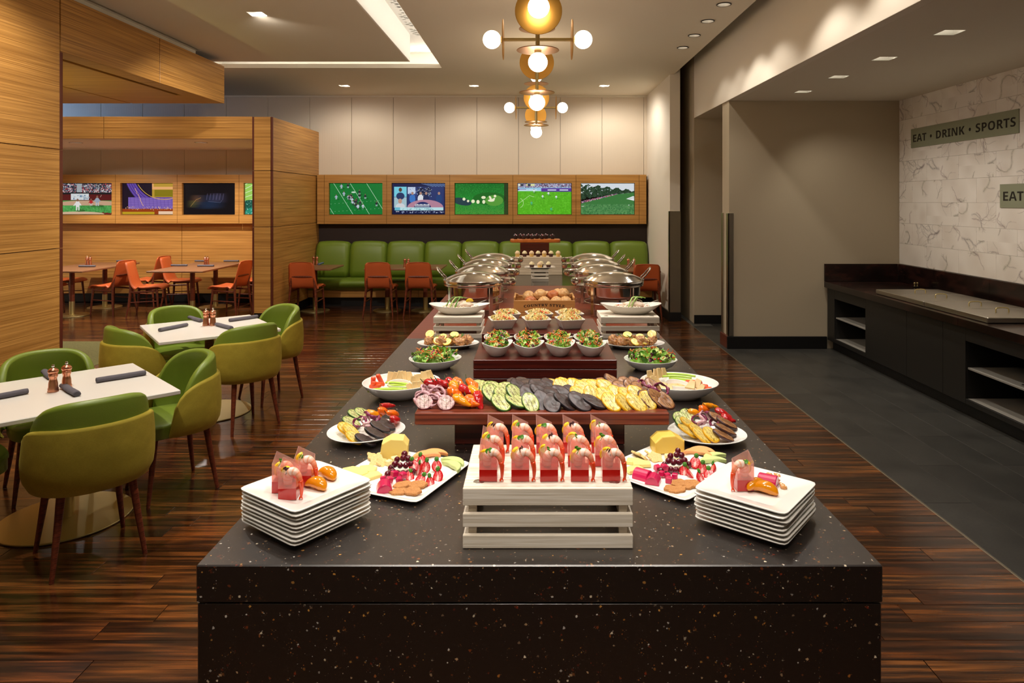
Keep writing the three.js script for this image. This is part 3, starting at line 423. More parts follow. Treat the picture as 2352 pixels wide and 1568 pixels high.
const shows = {
  football(g) { px(g, '#0f7a34', 0, 0, W, H); speck(g, 2200, 0, W, 0, H, ['#117f37', '#0c6f2e', '#15863c'], 4); for (const x of [-160, -20, 100, 220]) line(g, '#d8f0d8', 2.5, x + 48, 0, x + 188, H); for (let i = 0; i < 13; i++) { px(g, '#cfe8cf', 6 + i * 29, 148 - i * 2, 5, 2); px(g, '#cfe8cf', 6 + i * 29, 205 - i * 2, 5, 2); } blob(g, '#cfe5d0', 172, 64, 16, 6); for (const [x, y] of [[84, 18], [132, 14], [46, 96], [102, 72], [215, 62], [258, 92], [340, 146], [216, 88]]) player(g, x, y, 22, x > 200 || x === 132 ? '#2a2c34' : '#a8b4c8', '#c2ccd8'); for (let i = 0; i < 15; i++) player(g, 140 + i * 6 + rr(-18, 18), 86 + i * 6 + rr(-12, 12), 21, pick(['#c8d2e0', '#32343c', '#b4c0d0']), pick(['#dde4ec', '#44464e'])); },
  studio(g) { px(g, '#0c1848', 0, 0, W, H); for (let i = 0; i < 8; i++) line(g, '#8fb2e8', 2, 210 + i * 22, 0, 300 + i * 22, 24); px(g, '#79d3e8', 12, 24, 92, 74); px(g, '#a9c8d2', 12, 100, 92, 76); blob(g, '#243a66', 58, 92, 30, 26); blob(g, '#5a4034', 58, 46, 12, 15); blob(g, '#d8dce2', 58, 168, 34, 24); blob(g, '#c89a86', 56, 128, 14, 18); px(g, '#27376e', 108, 24, 268, 150); px(g, '#c8d8f0', 112, 26, 56, 50); px(g, '#101a3c', 182, 30, 100, 60); speck(g, 160, 120, 282, 26, 92, ['#e8eef8', '#4a66b8', '#9bb4e4'], 6); for (const [x, c] of [[146, '#3a78c8'], [206, '#e4e8ee'], [246, '#1c2c58'], [340, '#20427a']]) { blob(g, c, x, 112, 22, 32); blob(g, '#b08878', x, 72, 9, 11); } blob(g, '#b8869c', 240, 176, 132, 58); blob(g, '#1a2a66', 220, 180, 62, 46); for (let i = 0; i < 12; i++) { px(g, '#ffffff', 166 + i * 9, 150, 4, 20); if (i % 3 === 1) px(g, '#ffffff', 166 + i * 9, 150, 9, 4); } px(g, '#bfe8ee', 16, 174, 356, 22); px(g, '#6ec0d8', 16, 174, 40, 22); speck(g, 40, 70, 300, 180, 190, ['#7aa8b4'], 9); px(g, '#0a1640', 0, 197, W, 27); g.fillStyle = '#f0f4fa'; g.font = 'bold italic 10px sans-serif'; g.fillText('ESPN', 24, 208); speck(g, 60, 64, 370, 200, 212, ['#a8b8dc', '#d8e0f0'], 7); },
  golfgreen(g) { const q = g.createLinearGradient(0, 0, 0, H); q.addColorStop(0, '#0d6a22'); q.addColorStop(0.45, '#1c8a2e'); q.addColorStop(1, '#4f9a3a'); g.fillStyle = q; g.fillRect(0, 0, W, H); speck(g, 3000, 0, W, 0, H, ['#0f6f26', '#2a9a3a', '#156a20', '#3aa046'], 5); blob(g, '#27414a', 50, 132, 70, 26, 0.2); blob(g, '#1a6a22', 250, 110, 120, 46); blob(g, '#5aa03c', 284, 124, 66, 40); for (const [x, y, a, b] of [[64, 114, 11, 11], [94, 128, 9, 9], [130, 130, 13, 13], [166, 134, 12, 14], [206, 102, 16, 11], [208, 134, 11, 14], [290, 92, 10, 10]]) blob(g, '#f4f4cc', x, y, a, b); blob(g, '#f6f6d4', 262, 124, 24, 9); blob(g, '#f6f6d4', 256, 106, 8, 18, -0.5); blob(g, '#f6f6d4', 276, 118, 8, 18, 0.9); px(g, 'rgba(40,28,20,0.65)', 356, 0, 28, H); },
  soccer(g) { px(g, '#58b820', 0, 0, W, H); speck(g, 900, 0, W, 60, H, ['#5ec024', '#52ac1c', '#6ac830'], 12); px(g, '#b8b2cc', 0, 0, W, 34); speck(g, 700, 0, W, 0, 32, ['#5a4a70', '#d8d4e8', '#8a3a50', '#6aa0c8', '#2a2440'], 7); px(g, '#9cd0ec', 0, 30, W, 18); px(g, '#5a3a9c', 168, 34, 216, 26); px(g, '#5a3a9c', 0, 40, 60, 10); for (const x of [10, 76, 214, 300]) px(g, '#e8f4fc', x, 44, 62, 7); px(g, '#bfe4f4', 0, 48, 168, 8); line(g, '#d8f4c0', 2.5, 0, 150, 84, 88, 118, 98); g.strokeStyle = '#d8f4c0'; g.beginPath(); g.arc(4, 142, 36, -1.2, 1.2); g.stroke(); for (const [x, y] of [[178, 92], [276, 96], [220, 70], [116, 52]]) player(g, x, y, 17, '#e8f8f4', '#9ac8b8'); for (const [x, y] of [[98, 140], [240, 184]]) player(g, x, y, 18, '#4cc08a', '#3aa878'); px(g, '#f0f4d8', 2, 4, 16, 14); px(g, '#2a3040', 18, 4, 22, 14); px(g, '#e0e8a0', 60, 4, 60, 14); px(g, '#303848', 70, 4, 22, 14); },
  golffairway(g) { px(g, '#dfe6ee', 0, 0, W, 80); for (let i = 0; i < 700; i++) { const x = rr(0, W), top = 10 + 0.13 * x + 8 * Math.sin(x * 0.09); blob(g, pick(['#27402c', '#1d3322', '#35503a', '#2c4a30']), x, rr(top, Math.max(top + 8, 112 - x * 0.14)), rr(3, 9), rr(3, 8)); } g.fillStyle = '#3f7d40'; g.beginPath(); g.moveTo(0, 144); g.lineTo(230, 82); g.lineTo(W, 66); g.lineTo(W, H); g.lineTo(0, H); g.fill(); speck(g, 1600, 0, W, 150, H, ['#47864a', '#3a7440', '#568f55', '#619a5c'], 14); for (let i = 0; i < 420; i++) { const x = rr(0, 260); px(g, pick(['#c05a6a', '#7a4a70', '#e0b0b8', '#3a4a7a', '#8a2a3a', '#d8d0d8']), x, 136 - x * 0.24 + rr(-9, 7) * (1 - x / 300), rr(2, 5), rr(2, 6)); } g.fillStyle = '#f0f2f6'; g.beginPath(); g.moveTo(326, 112); g.lineTo(376, 92); g.lineTo(W, 94); g.lineTo(W, 126); g.fill(); line(g, '#9cb8a0', 3, 346, 110, 384, 104); blob(g, '#fff', 346, 158, 3, 3); px(g, '#dfe8d8', 4, 164, 18, 4); },
  baseball(g) { px(g, '#7a1c1e', 0, 0, W, H); px(g, '#2b3038', 0, 0, W, 76); speck(g, 900, 0, W, 0, 70, ['#d8dce2', '#b02a34', '#2a3a6a', '#e8e4e0', '#7a8490', '#c86a70'], 9); px(g, '#c8d0d4', 116, 0, 36, 66); for (let i = 0; i < 8; i++) px(g, '#3a444c', 116, i * 9, 36, 3); px(g, '#16181c', 0, 66, W, 14); px(g, '#5a1418', 0, 80, W, 44); px(g, '#d8dee0', 72, 74, 134, 46); speck(g, 30, 80, 200, 80, 116, ['#6a8aa8', '#a8b4bc'], 14); px(g, '#4a9a4c', 0, 124, W, 12); blob(g, '#c8a284', 210, 146, 240, 22); px(g, '#3f9646', 0, 160, W, 46); speck(g, 900, 0, W, 162, 204, ['#48a04e', '#378a3e', '#58ac5a'], 16); blob(g, '#d4b494', 130, 222, 190, 18); player(g, 122, 150, 52, '#e6e4e2', '#dcdad6'); player(g, 222, 134, 32, '#b8242c', '#c4c0c0'); player(g, 268, 122, 46, '#9aa6b4', '#b8c0c8'); line(g, '#c8b8a0', 3, 290, 100, 300, 84); },
  stadium(g) { px(g, '#1a0e22', 0, 0, W, H); g.strokeStyle = '#5a3c9a'; g.lineWidth = 64; g.beginPath(); g.arc(310, -110, 268, 1.2, 3.0); g.stroke(); for (let i = 0; i < 9; i++) { g.strokeStyle = i % 2 ? '#8a72c8' : '#3c2a70'; g.lineWidth = 2; g.beginPath(); g.arc(310, -110, 236 + i * 8, 1.2, 3.0); g.stroke(); } px(g, '#6a4aa8', 44, 100, 340, 88); for (let i = 0; i < 14; i++) line(g, '#b8a0e4', 1.5, 44, 104 + i * 6, W, 112 + i * 6); for (let i = 0; i < 12; i++) line(g, '#4a3488', 1.5, 60 + i * 28, 100, 66 + i * 28, 186); for (let i = 0; i < 13; i++) blob(g, '#ffc890', 96 + i * 5 + rr(-3, 3), 40 + i * 10, 3, 4); px(g, '#c09a34', 222, 0, 162, 100); px(g, '#f0b070', 222, 24, 162, 20); px(g, '#8a7a10', 240, 46, 144, 50); px(g, '#f0b070', 222, 0, 12, 44); g.strokeStyle = '#f0c060'; g.lineWidth = 4; g.beginPath(); g.arc(310, -110, 226, 1.2, 2.6); g.stroke(); px(g, '#9a3c12', 0, 184, W, 40); px(g, '#c4a020', 0, 206, 240, 18); speck(g, 120, 20, W, 168, 190, ['#ffd8a0', '#ffb060', '#ffe8c8'], 5); px(g, '#f4d0b0', 270, 202, 114, 22); },
  dim(g) { px(g, '#120d12', 0, 0, W, H); for (const [x, y, a, b, c] of [[100, 120, 70, 36, '130,84,52'], [200, 130, 130, 46, '40,52,84'], [250, 104, 90, 34, '64,60,86'], [70, 150, 60, 26, '96,92,40'], [180, 160, 140, 26, '24,44,72']]) { const q = g.createRadialGradient(x, y, 0, x, y, a); q.addColorStop(0, `rgba(${c},0.75)`); q.addColorStop(1, `rgba(${c},0)`); g.fillStyle = q; g.fillRect(x - a, y - b, 2 * a, 2 * b); } line(g, 'rgba(200,150,80,0.7)', 3, 50, 168, 92, 118, 128, 104); for (let i = 0; i < 6; i++) line(g, 'rgba(150,140,180,0.5)', 3, 176 + i * 24, 74, 168 + i * 24, 120); line(g, 'rgba(150,160,190,0.5)', 2, 180, 130, 270, 140, 284, 122); },
  pitchcorner(g) { px(g, '#a4d860', 0, 0, W, H); for (let i = 0; i < 5; i++) line(g, '#e8f8d0', 4, 0, 10 + i * 30, 120, -60 + i * 40); blob(g, '#1d5a4a', 40, 200, 110, 80); blob(g, '#2f9a80', 60, 214, 60, 40); speck(g, 300, 0, W, 120, H, ['#7ac0a8', '#2a7a5a', '#e0f0e8'], 8); },
};
const order = ['football', 'studio', 'golfgreen', 'soccer', 'golffairway', 'baseball', 'stadium', 'dim', 'pitchcorner'];
const tvLabel = { football: 'wall screen showing football players on a green field', studio: 'wall screen showing a blue sports talk studio', golfgreen: 'wall screen showing a putting green with white bunkers', soccer: 'wall screen showing a soccer match on bright grass', golffairway: 'wall screen showing a golf fairway lined with trees', baseball: 'wall screen showing a baseball pitcher and batter', stadium: 'wall screen showing a purple stadium from above', dim: 'nearly dark wall screen in the alcove', pitchcorner: 'wall screen half hidden behind the alcove post' };
tvX.forEach(([a, b, c, e, d], i) => {
  const k = order[i], t = thing('television', tvLabel[k], 'television', [(a + b) / 2, (c + e) / 2, -d - 0.05], 0, 'wall screens');
  const w = b - a - 0.004, h = e - c - 0.004; part(t, 'housing', cbox(w, h, 0.06, 0.003).translate(0, 0, -0.032), M.dark);
  const q = canvasTex(W, H, shows[k]); const m = std(0x000000, 0.25, { emissive: 0xffffff, emissiveMap: q, emissiveIntensity: 0.85 });
  const s = new THREE.PlaneGeometry(w - 0.012, h - 0.012).translate(0, 0, 0.0015); part(t, 'screen', s, m);
});

// ================================================================ SEATING
// barrel chair: velvet outer shell, higher leather inner back, leather seat, four splayed legs. It faces +z.
function shell({ rx, rz, tm, th, y0, top, ends = 0.06, n = 36, zc = 0, bulge = 0.01 }) {
  const rings = [];
  for (let i = 0; i <= n; i++) {
    const s = -1 + 2 * i / n, a = s * tm, k = Math.pow(Math.max(0, 1 - Math.abs(s) ** 12), 0.5), yt = y0 + ends + (top(Math.abs(s)) - y0 - ends) * k, T = th * (0.35 + 0.65 * k);
    const c = Math.cos(a), q = Math.sin(a), ex = 0.93, X = Math.sign(q) * Math.abs(q) ** ex, Z = -Math.sign(c) * Math.abs(c) ** ex, ring = [], h = yt - y0;
    const add = (r, y) => { const b = bulge * Math.sin(Math.PI * Math.min(1, Math.max(0, (y - y0) / h))) - 0.02 * Math.max(0, 1 - (y - y0) / 0.07) ** 2; ring.push([X * (rx + r + b), y, Z * (rz + r + b) + zc]); };
    for (let j = 0; j <= 7; j++) add(0, y0 + (h - T * 0.5) * j / 7);
    for (let j = 1; j <= 4; j++) { const u = j / 5 * Math.PI; add(-T / 2 + T / 2 * Math.cos(u), yt - T * 0.5 + T * 0.5 * Math.sin(u)); }
    for (let j = 7; j >= 0; j--) add(-T, y0 + (h - T * 0.5) * j / 7);
    rings.push(ring);
  }
  return loft(rings);
}
function tubChair() {
  const t = thing('tub_chair', 'green', 'chair');
  part(t, 'outer_shell', shell({ rx: 0.29, rz: 0.275, tm: 1.95, th: 0.032, y0: 0.405, top: (s) => 0.738 - 0.015 * s * s - 0.12 * s ** 6, ends: 0.03 }), M.velvet, 'olive velvet outer shell');
  part(t, 'inner_back', shell({ rx: 0.262, rz: 0.247, tm: 1.72, th: 0.05, y0: 0.44, top: (s) => 0.862 - 0.05 * s * s - 0.12 * s ** 4, ends: 0.03, bulge: 0.012 }), M.leather, 'green leather backrest');
  const seat = dish(squircle(0.225, 3.2, 0.25), [[0.2, 0.39], [0.9, 0.39], [0.97, 0.4], [0.97, 0.455], [0.99, 0.462], [0.985, 0.475], [0.93, 0.49], [0.5, 0.498], [0.1, 0.5]], 40).translate(0, 0, 0.055);
  part(t, 'seat', seat, M.leather, 'green leather seat');
  for (const x of [-1, 1]) for (const z of [-1, 1]) part(t, 'leg', rod([[x * 0.155, 0.415, z * 0.15], [x * 0.18, 0.2, z * 0.177], [x * 0.205, 0, z * 0.205]], [0.021, 0.0165, 0.011], 12), M.walnut);
  return t;
}
const TABLE1 = [-2.73, 4.0], TABLE2 = [-2.845, 6.02];
{
  let proto = null; const L1 = 'green tub chair at the table beside the panel wall, ', L2 = 'green tub chair at the table facing the alcove, ';
  const seatAt = (x, d, tx, td, label, group, extra = 0) => { const turn = yaw(tx - x, td - d) + extra; if (!proto) { proto = tubChair(); proto.position.set(x, 0, -d); proto.rotation.y = turn; tag(proto, label, 'chair', group); return; } copyOf(proto, [x, 0, -d], turn, label, group); };
  const [a, b] = TABLE1, [c, e] = TABLE2, g1 = 'tub chairs at the table beside the panel wall', g2 = 'tub chairs at the table facing the alcove';
  seatAt(-2.33, 3.6, a, b, L1 + 'back towards the plate stacks', g1); seatAt(-2.33, 4.42, a, b, L1 + 'back towards the other table', g1); seatAt(-3.13, 4.42, a, b, L1 + 'facing the plate stacks', g1); seatAt(-3.13, 3.58, a, b, L1 + 'facing the other table', g1);
  seatAt(-2.4, 5.67, c, e, L2 + 'back towards the shrimp crate', g2); seatAt(-3.29, 6.38, c, e, L2 + 'facing the shrimp crate', g2); seatAt(-2.475, 6.47, c, e, L2 + 'back towards the banquette', g2); seatAt(-3.2, 5.58, c, e, L2 + 'facing the banquette', g2);
}
// moulded side chair: one curved orange shell on a walnut frame. It faces +z.
function sideChair() {
  const t = thing('side_chair', 'orange', 'chair'), prof = [[0.89, -0.265], [0.8, -0.245], [0.68, -0.215], [0.56, -0.185], [0.49, -0.145], [0.462, -0.08], [0.458, 0.02], [0.465, 0.12], [0.468, 0.19], [0.45, 0.232], [0.428, 0.242]];
  const pts = new THREE.CatmullRomCurve3(prof.map(([y, z]) => new THREE.Vector3(0, y, z))).getPoints(30), n = 14, front = [], back = [], TH = 0.034;
  pts.forEach((p, i) => {
    const f = i / 30, tg = pts[Math.min(30, i + 1)].clone().sub(pts[Math.max(0, i - 1)]).normalize(), nn = new THREE.Vector3(0, tg.z, -tg.y).multiplyScalar(-1), end = Math.min(1, Math.min(f, 1 - f) / 0.07), w = (f < 0.35 ? 0.2 + 0.03 * f / 0.35 : 0.23) * (0.86 + 0.14 * Math.sqrt(1 - (1 - end) ** 2)), th = TH * (0.45 + 0.55 * Math.sqrt(1 - (1 - end) ** 2));
    const A = [], B = []; for (let j = 0; j <= n; j++) { const u = -1 + 2 * j / n, e = Math.sqrt(Math.max(0, 1 - Math.abs(u) ** 8)), cup = (f < 0.45 ? 0.035 : 0.016) * u * u; const q = p.clone().addScaledVector(nn, -cup * (f < 0.45 ? 1 : -1) * -1); A.push([u * w, q.y + nn.y * th / 2 * e, q.z + nn.z * th / 2 * e]); B.push([u * w, q.y - nn.y * th / 2 * e, q.z - nn.z * th / 2 * e]); }
    front.push(A); back.push(B);
  });
  const rings = front.map((A, i) => [...A, ...back[i].slice(1, -1).reverse()]);
  part(t, 'seat_shell', loft(rings), M.orange, 'orange leather shell');
  for (const x of [-1, 1]) { part(t, 'leg', rod([[x * 0.2, 0.44, 0.17], [x * 0.215, 0.2, 0.19], [x * 0.225, 0, 0.205]], [0.02, 0.016, 0.011], 10), M.walnut); part(t, 'leg', rod([[x * 0.178, 0.655, -0.232], [x * 0.2, 0.45, -0.212], [x * 0.22, 0.2, -0.235], [x * 0.24, 0, -0.265]], [0.014, 0.02, 0.017, 0.011], 10), M.walnut); part(t, 'side_rail', rod([[x * 0.21, 0.4, -0.2], [x * 0.205, 0.41, 0.17]], 0.014, 8), M.walnut); part(t, 'stretcher', rod([[x * 0.218, 0.24, -0.228], [x * 0.214, 0.25, 0.185]], 0.009, 8), M.walnut); }
  part(t, 'back_rail', rod([[-0.178, 0.652, -0.232], [0, 0.652, -0.228], [0.178, 0.652, -0.232]], 0.015, 10), M.walnut);
  return t;
}
// square and long tables on a round brass base
function table(name, label, pos, turn, w, d, topMat, poles, R, topT = 0.026, group) {
  const t = thing(name, label, 'table', pos, turn, group);
  part(t, 'tabletop', triUV(cbox(w, topT, d, 0.004).translate(0, 0.75 - topT / 2, 0)), topMat);
  for (const z of poles) { part(t, 'pole', new THREE.CylinderGeometry(0.038, 0.038, 0.5, 24).translate(z[0], 0.475, z[1]), M.walnut); part(t, 'pole_sleeve', new THREE.CylinderGeometry(0.041, 0.041, 0.22, 24).translate(z[0], 0.12, z[1]), M.brass, 'brass pole sleeve'); part(t, 'base_plate', lathe([[0.0, 0.016], [R * 0.6, 0.0145], [R - 0.004, 0.012], [R, 0.008], [R, 0.001], [0, 0]], 56).translate(z[0], 0, z[1]), M.brass, 'round brass base plate'); }
  return t;
}
table('square_table', 'white square table on brass base beside the panel wall', P(TABLE1[0], 0, TABLE1[1]), Math.PI / 4, 0.95, 0.95, M.quartz, [[0, 0]], 0.345);
table('square_table', 'white square table on brass base facing the alcove', P(TABLE2[0], 0, TABLE2[1]), -yaw(0.5155, 0.694) * 0 + 0.66, 0.945, 0.945, M.quartz, [[0, 0]], 0.345);
table('banquette_table', 'brown wood table at the veneer end of the green banquette', P(-3.63, 0, 11.62), 0, 0.64, 0.78, M.tabletop, [[-0.06, 0.0]], 0.24);
table('banquette_table', 'long brown wood table in front of the banquette with two orange chairs', P(-2.14, 0, 11.66), 0, 1.28, 0.8, M.tabletop, [[-0.33, 0], [0.32, 0]], 0.24);
table('banquette_table', 'brown wood table at the white wall end of the green banquette', P(1.7, 0, 11.45), 0, 0.72, 1.1, M.tabletop, [[0, 0]], 0.26);
table('alcove_table', 'long brown wood table near the alcove post', P(-5.69, 0, 11.66), 0, 0.9, 1.6, M.tabletop, [[0.1, 0.42], [0.1, -0.4]], 0.27);
table('alcove_table', 'long brown wood table deeper in the alcove', P(-7.62, 0, 11.66), 0, 0.92, 1.6, M.tabletop, [[0.1, 0.5], [0.1, -0.36]], 0.27);
{
  const b = sideChair(); b.position.copy(P(-3.69, 0, 11.2)); b.rotation.y = Math.PI; tag(b, 'orange side chair at the banquette table by the veneer wall', 'chair', 'orange chairs at the banquette');
  for (const [x, d, r, l] of [[-2.47, 11.2, 0.0, 'orange side chair at the long banquette table, further from the buffet'], [-1.82, 11.2, 0.0, 'orange side chair at the long banquette table, closer to the buffet'], [1.78, 10.85, 0, 'orange side chair beside the white wall behind the chafing dishes']]) copyOf(b, P(x, 0, d), Math.PI + r, l);
  const g = 'orange chairs in the alcove';
  for (const [x, d, dx, dd, l] of [[-6.98, 11.35, -1, 0.25, 'orange side chair on the aisle side of the deeper alcove table'], [-6.28, 11.2, 1, 0.22, 'orange side chair on the aisle side of the alcove table near the post'], [-6.2, 12.1, 1, 0.1, 'orange side chair by the screens at the alcove table near the post'], [-6.85, 12.2, -1, 0.1, 'orange side chair by the screens at the deeper alcove table'], [-4.98, 11.25, -1, 0.15, 'orange side chair between the alcove post and table'], [-4.9, 12.1, -1, 0.05, 'orange side chair half hidden behind the alcove post'], [-8.15, 11.4, 1, 0.15, 'orange side chair half hidden behind the panel wall'], [-8.3, 12.15, 1, 0.1, 'orange side chair by the screens behind the panel wall']]) copyOf(b, P(x, 0, d), yaw(dx, dd), l, g);
}
// banquette
{
  const t = thing('banquette', 'long green leather banquette on a veneer base below the screens', 'bench', [0, 0, 0]);
  box(t, 'plinth', M.dark, -3.95, 2.11, 0, 0.17, 12.14, BACK - 0.02); 
  for (const [x0, x1] of [[-3.955, -2.0], [-1.994, 0.05], [0.056, 2.12]]) box(t, 'veneer_front', M.veneer, x0, x1, 0.17, 0.3, 12.04, 12.6);
  const roll = (x0, x1, yz, r) => { const ring = yz; return loft([0, 0.012, 0.03].map((e, i) => ({ x: x0 + e, s: [0.9, 0.975, 1][i] })).concat([0.03, 0.012, 0].map((e, i) => ({ x: x1 - e, s: [1, 0.975, 0.9][i] }))).map(({ x, s }) => { const cy = ring.reduce((a, q) => a + q[0], 0) / ring.length, cz = ring.reduce((a, q) => a + q[1], 0) / ring.length; return ring.map(([y, z]) => [x, cy + (y - cy) * s, cz + (z - cz) * s]); })); };
  const seatRing = [[0.3, -12.0], [0.4, -11.87], [0.455, -11.86], [0.485, -11.9], [0.49, -12.0], [0.485, -12.3], [0.48, -12.66], [0.3, -12.66]].map(([y, z]) => [y, z]);
  part(t, 'seat', roll(-3.95, 2.12, seatRing.reverse()), M.benchleather);
  const e = [721, 805, 889.5, 976, 1060.5, 1146, 1230, 1315, 1401, 1487], X = (p) => (p - PX) / F * 12.55;
  const prof = [[0.46, -12.42], [0.6, -12.4], [0.9, -12.44], [1.04, -12.47], [1.11, -12.51], [1.14, -12.57], [1.13, -12.64], [1.08, -12.67], [0.46, -12.68]].reverse();
  for (let i = 0; i < 9; i++) { const x0 = Math.max(-3.96, X(e[i]) + 0.002), x1 = Math.min(2.12, X(e[i + 1]) - 0.002), rings = []; for (let j = 0; j <= 14; j++) { const u = -1 + 2 * j / 14, k = Math.sqrt(Math.max(0, 1 - Math.abs(u) ** 10)), dome = (1 - u * u); rings.push(prof.map(([y, z]) => [x0 + (x1 - x0) * (u + 1) / 2, y - (y > 1 ? 0.02 * (1 - dome) + 0.04 * (1 - k) : 0), z > -12.6 ? z - 0.05 * (1 - k) + 0.015 * dome : z])); } part(t, 'back_cushion', loft(rings), M.benchleather); }
  const o = thing('floor_outlet', 'small black power outlet plate in the banquette plinth', 'outlet', P(-2.02, 0.085, 12.139)); part(o, 'plate', cbox(0.11, 0.07, 0.008), std(0x2a2a2c, 0.4)); for (const x of [-0.025, 0.025]) part(o, 'socket', cbox(0.03, 0.034, 0.004).translate(x, 0, 0.005), M.dark);
}
// ---------------------------------------------------------------- table settings
const millBody = lathe([[0, 0], [0.027, 0], [0.029, 0.004], [0.026, 0.012], [0.028, 0.018], [0.0245, 0.026], [0.0235, 0.05], [0.02, 0.066], [0.0185, 0.078], [0.022, 0.086], [0.0245, 0.092], [0.022, 0.098], [0.024, 0.102], [0.016, 0.106]], 28), millCap = lathe([[0.014, 0.104], [0.024, 0.108], [0.0275, 0.116], [0.026, 0.126], [0.018, 0.134], [0.009, 0.138]], 28), millKnob = lathe([[0.006, 0.136], [0.0045, 0.14], [0.008, 0.146], [0.008, 0.152], [0.0045, 0.157], [0, 0.158]], 16);
function mill(p, turn, label, group) { const t = thing('pepper_mill', label, 'mill', p, turn, group); part(t, 'body', millBody, M.copper); part(t, 'cap', millCap, M.copper); part(t, 'knob', millKnob, M.chrome); return t; }
const rollGeo = (() => { const ring = (s) => { const pts = []; for (let j = 0; j < 22; j++) { const a = j / 22 * 6.283, step = 1 + 0.16 * (j / 22); pts.push([0.0195 * s * step * Math.cos(a), 0.0165 + 0.0145 * s * step * Math.sin(a)]); } return pts; }; const rings = []; for (let i = 0; i <= 18; i++) { const z = -0.125 + 0.25 * i / 18, e = i === 0 || i === 18 ? 0.95 : 1; rings.push(ring(e * (1 + 0.018 * Math.sin(i * 1.7))).map(([x, y]) => [x + 0.0012 * Math.sin(i * 0.5), Math.max(0.0005, y), z])); } return loft(rings, { capA: true, capB: true }); })();
const rollEnd = lathe([[0.004, 0], [0.0065, 0.002], [0.009, 0.0], [0.0115, 0.002], [0.014, 0]], 18);
function napkin(a, b, label, group, mat = M.napkin) { const v = b.clone().sub(a), len = v.length(), t = thing('napkin_roll', label, 'napkin', a.clone().add(b).multiplyScalar(0.5), Math.atan2(v.x, v.z), group); const sz = Math.min(1.1, Math.max(0.75, len / 0.25)); part(t, 'rolled_cloth', rollGeo, mat).scale.z = sz; for (const e of [-1, 1]) { const q = part(t, 'rolled_end', rollEnd, mat); q.scale.set(1, 1, 0.8); q.rotation.x = e * Math.PI / 2; q.position.set(0, 0.0165, e * 0.125 * sz); } return t; }
const TT = 0.7505;
mill(at(122, 899, TT), 0, 'copper pepper mill on the white table beside the panel wall', 'mills on the table beside the panel wall'); mill(at(153, 891, TT), 0, 'copper pepper mill on the white table beside the panel wall', 'mills on the table beside the panel wall');
mill(at(473, 747.5, TT), 0, 'copper pepper mill on the white table facing the alcove', 'mills on the table facing the alcove'); mill(at(489, 747, TT), 0, 'copper pepper mill on the white table facing the alcove', 'mills on the table facing the alcove');
for (const [p, l, g] of [[[720.5, 607], 'veneer wall', 0], [[728, 607.5], 'veneer wall', 0], [[930, 613], 'two chair', 1], [[938, 613], 'two chair', 1], [[1443, 613], 'white wall', 2], [[1456, 613], 'white wall', 2], [[471.5, 608], 'post', 3], [[477, 608.5], 'post', 3], [[200, 608], 'deeper', 4], [[207, 608], 'deeper', 4]]) {
  const names = ['small copper pepper mill on the banquette table by the veneer wall', 'small copper pepper mill on the long banquette table', 'small copper pepper mill on the table by the white wall', 'small copper pepper mill on the alcove table near the post', 'small copper pepper mill on the deeper alcove table'];
  mill(at(p[0], p[1], TT), 0, names[g], names[g].replace('small copper pepper mill', 'copper mills'));
}
{
  const n1 = 'rolled dark grey napkin on the white table beside the panel wall', n2 = 'rolled dark grey napkin on the white table facing the alcove', n3 = 'rolled grey napkin on the alcove table near the post', n4 = 'rolled grey napkin on the deeper alcove table';
  for (const [a, b, c, d] of [[-22, 920, 57, 905], [221, 879, 334, 861], [140, 888, 182, 914], [102, 858, 118, 872]]) napkin(at(a, b, TT), at(c, d, TT), n1, 'napkins on the table beside the panel wall');
  for (const [a, b, c, d] of [[360, 763, 435, 748], [432, 731, 466, 741], [527, 739, 591, 730], [497, 748, 532, 757]]) napkin(at(a, b, TT), at(c, d, TT), n2, 'napkins on the table facing the alcove');
  for (const [a, b, c, d] of [[391, 611, 432, 611], [453, 612, 492, 612], [449, 601, 470, 601], [514, 601, 549, 601]]) napkin(at(a, b, TT), at(c, d, TT), n3, 'napkins on the alcove table near the post');
  for (const [a, b, c, d] of [[180, 613, 220, 613], [268, 601, 300, 601]]) napkin(at(a, b, TT), at(c, d, TT), n4, 'napkins on the deeper alcove table');
  napkin(at(731, 609, TT), at(743, 605, TT), 'rolled blue napkin on the banquette table by the veneer wall', undefined, std(0x5a7290, 0.9));
}

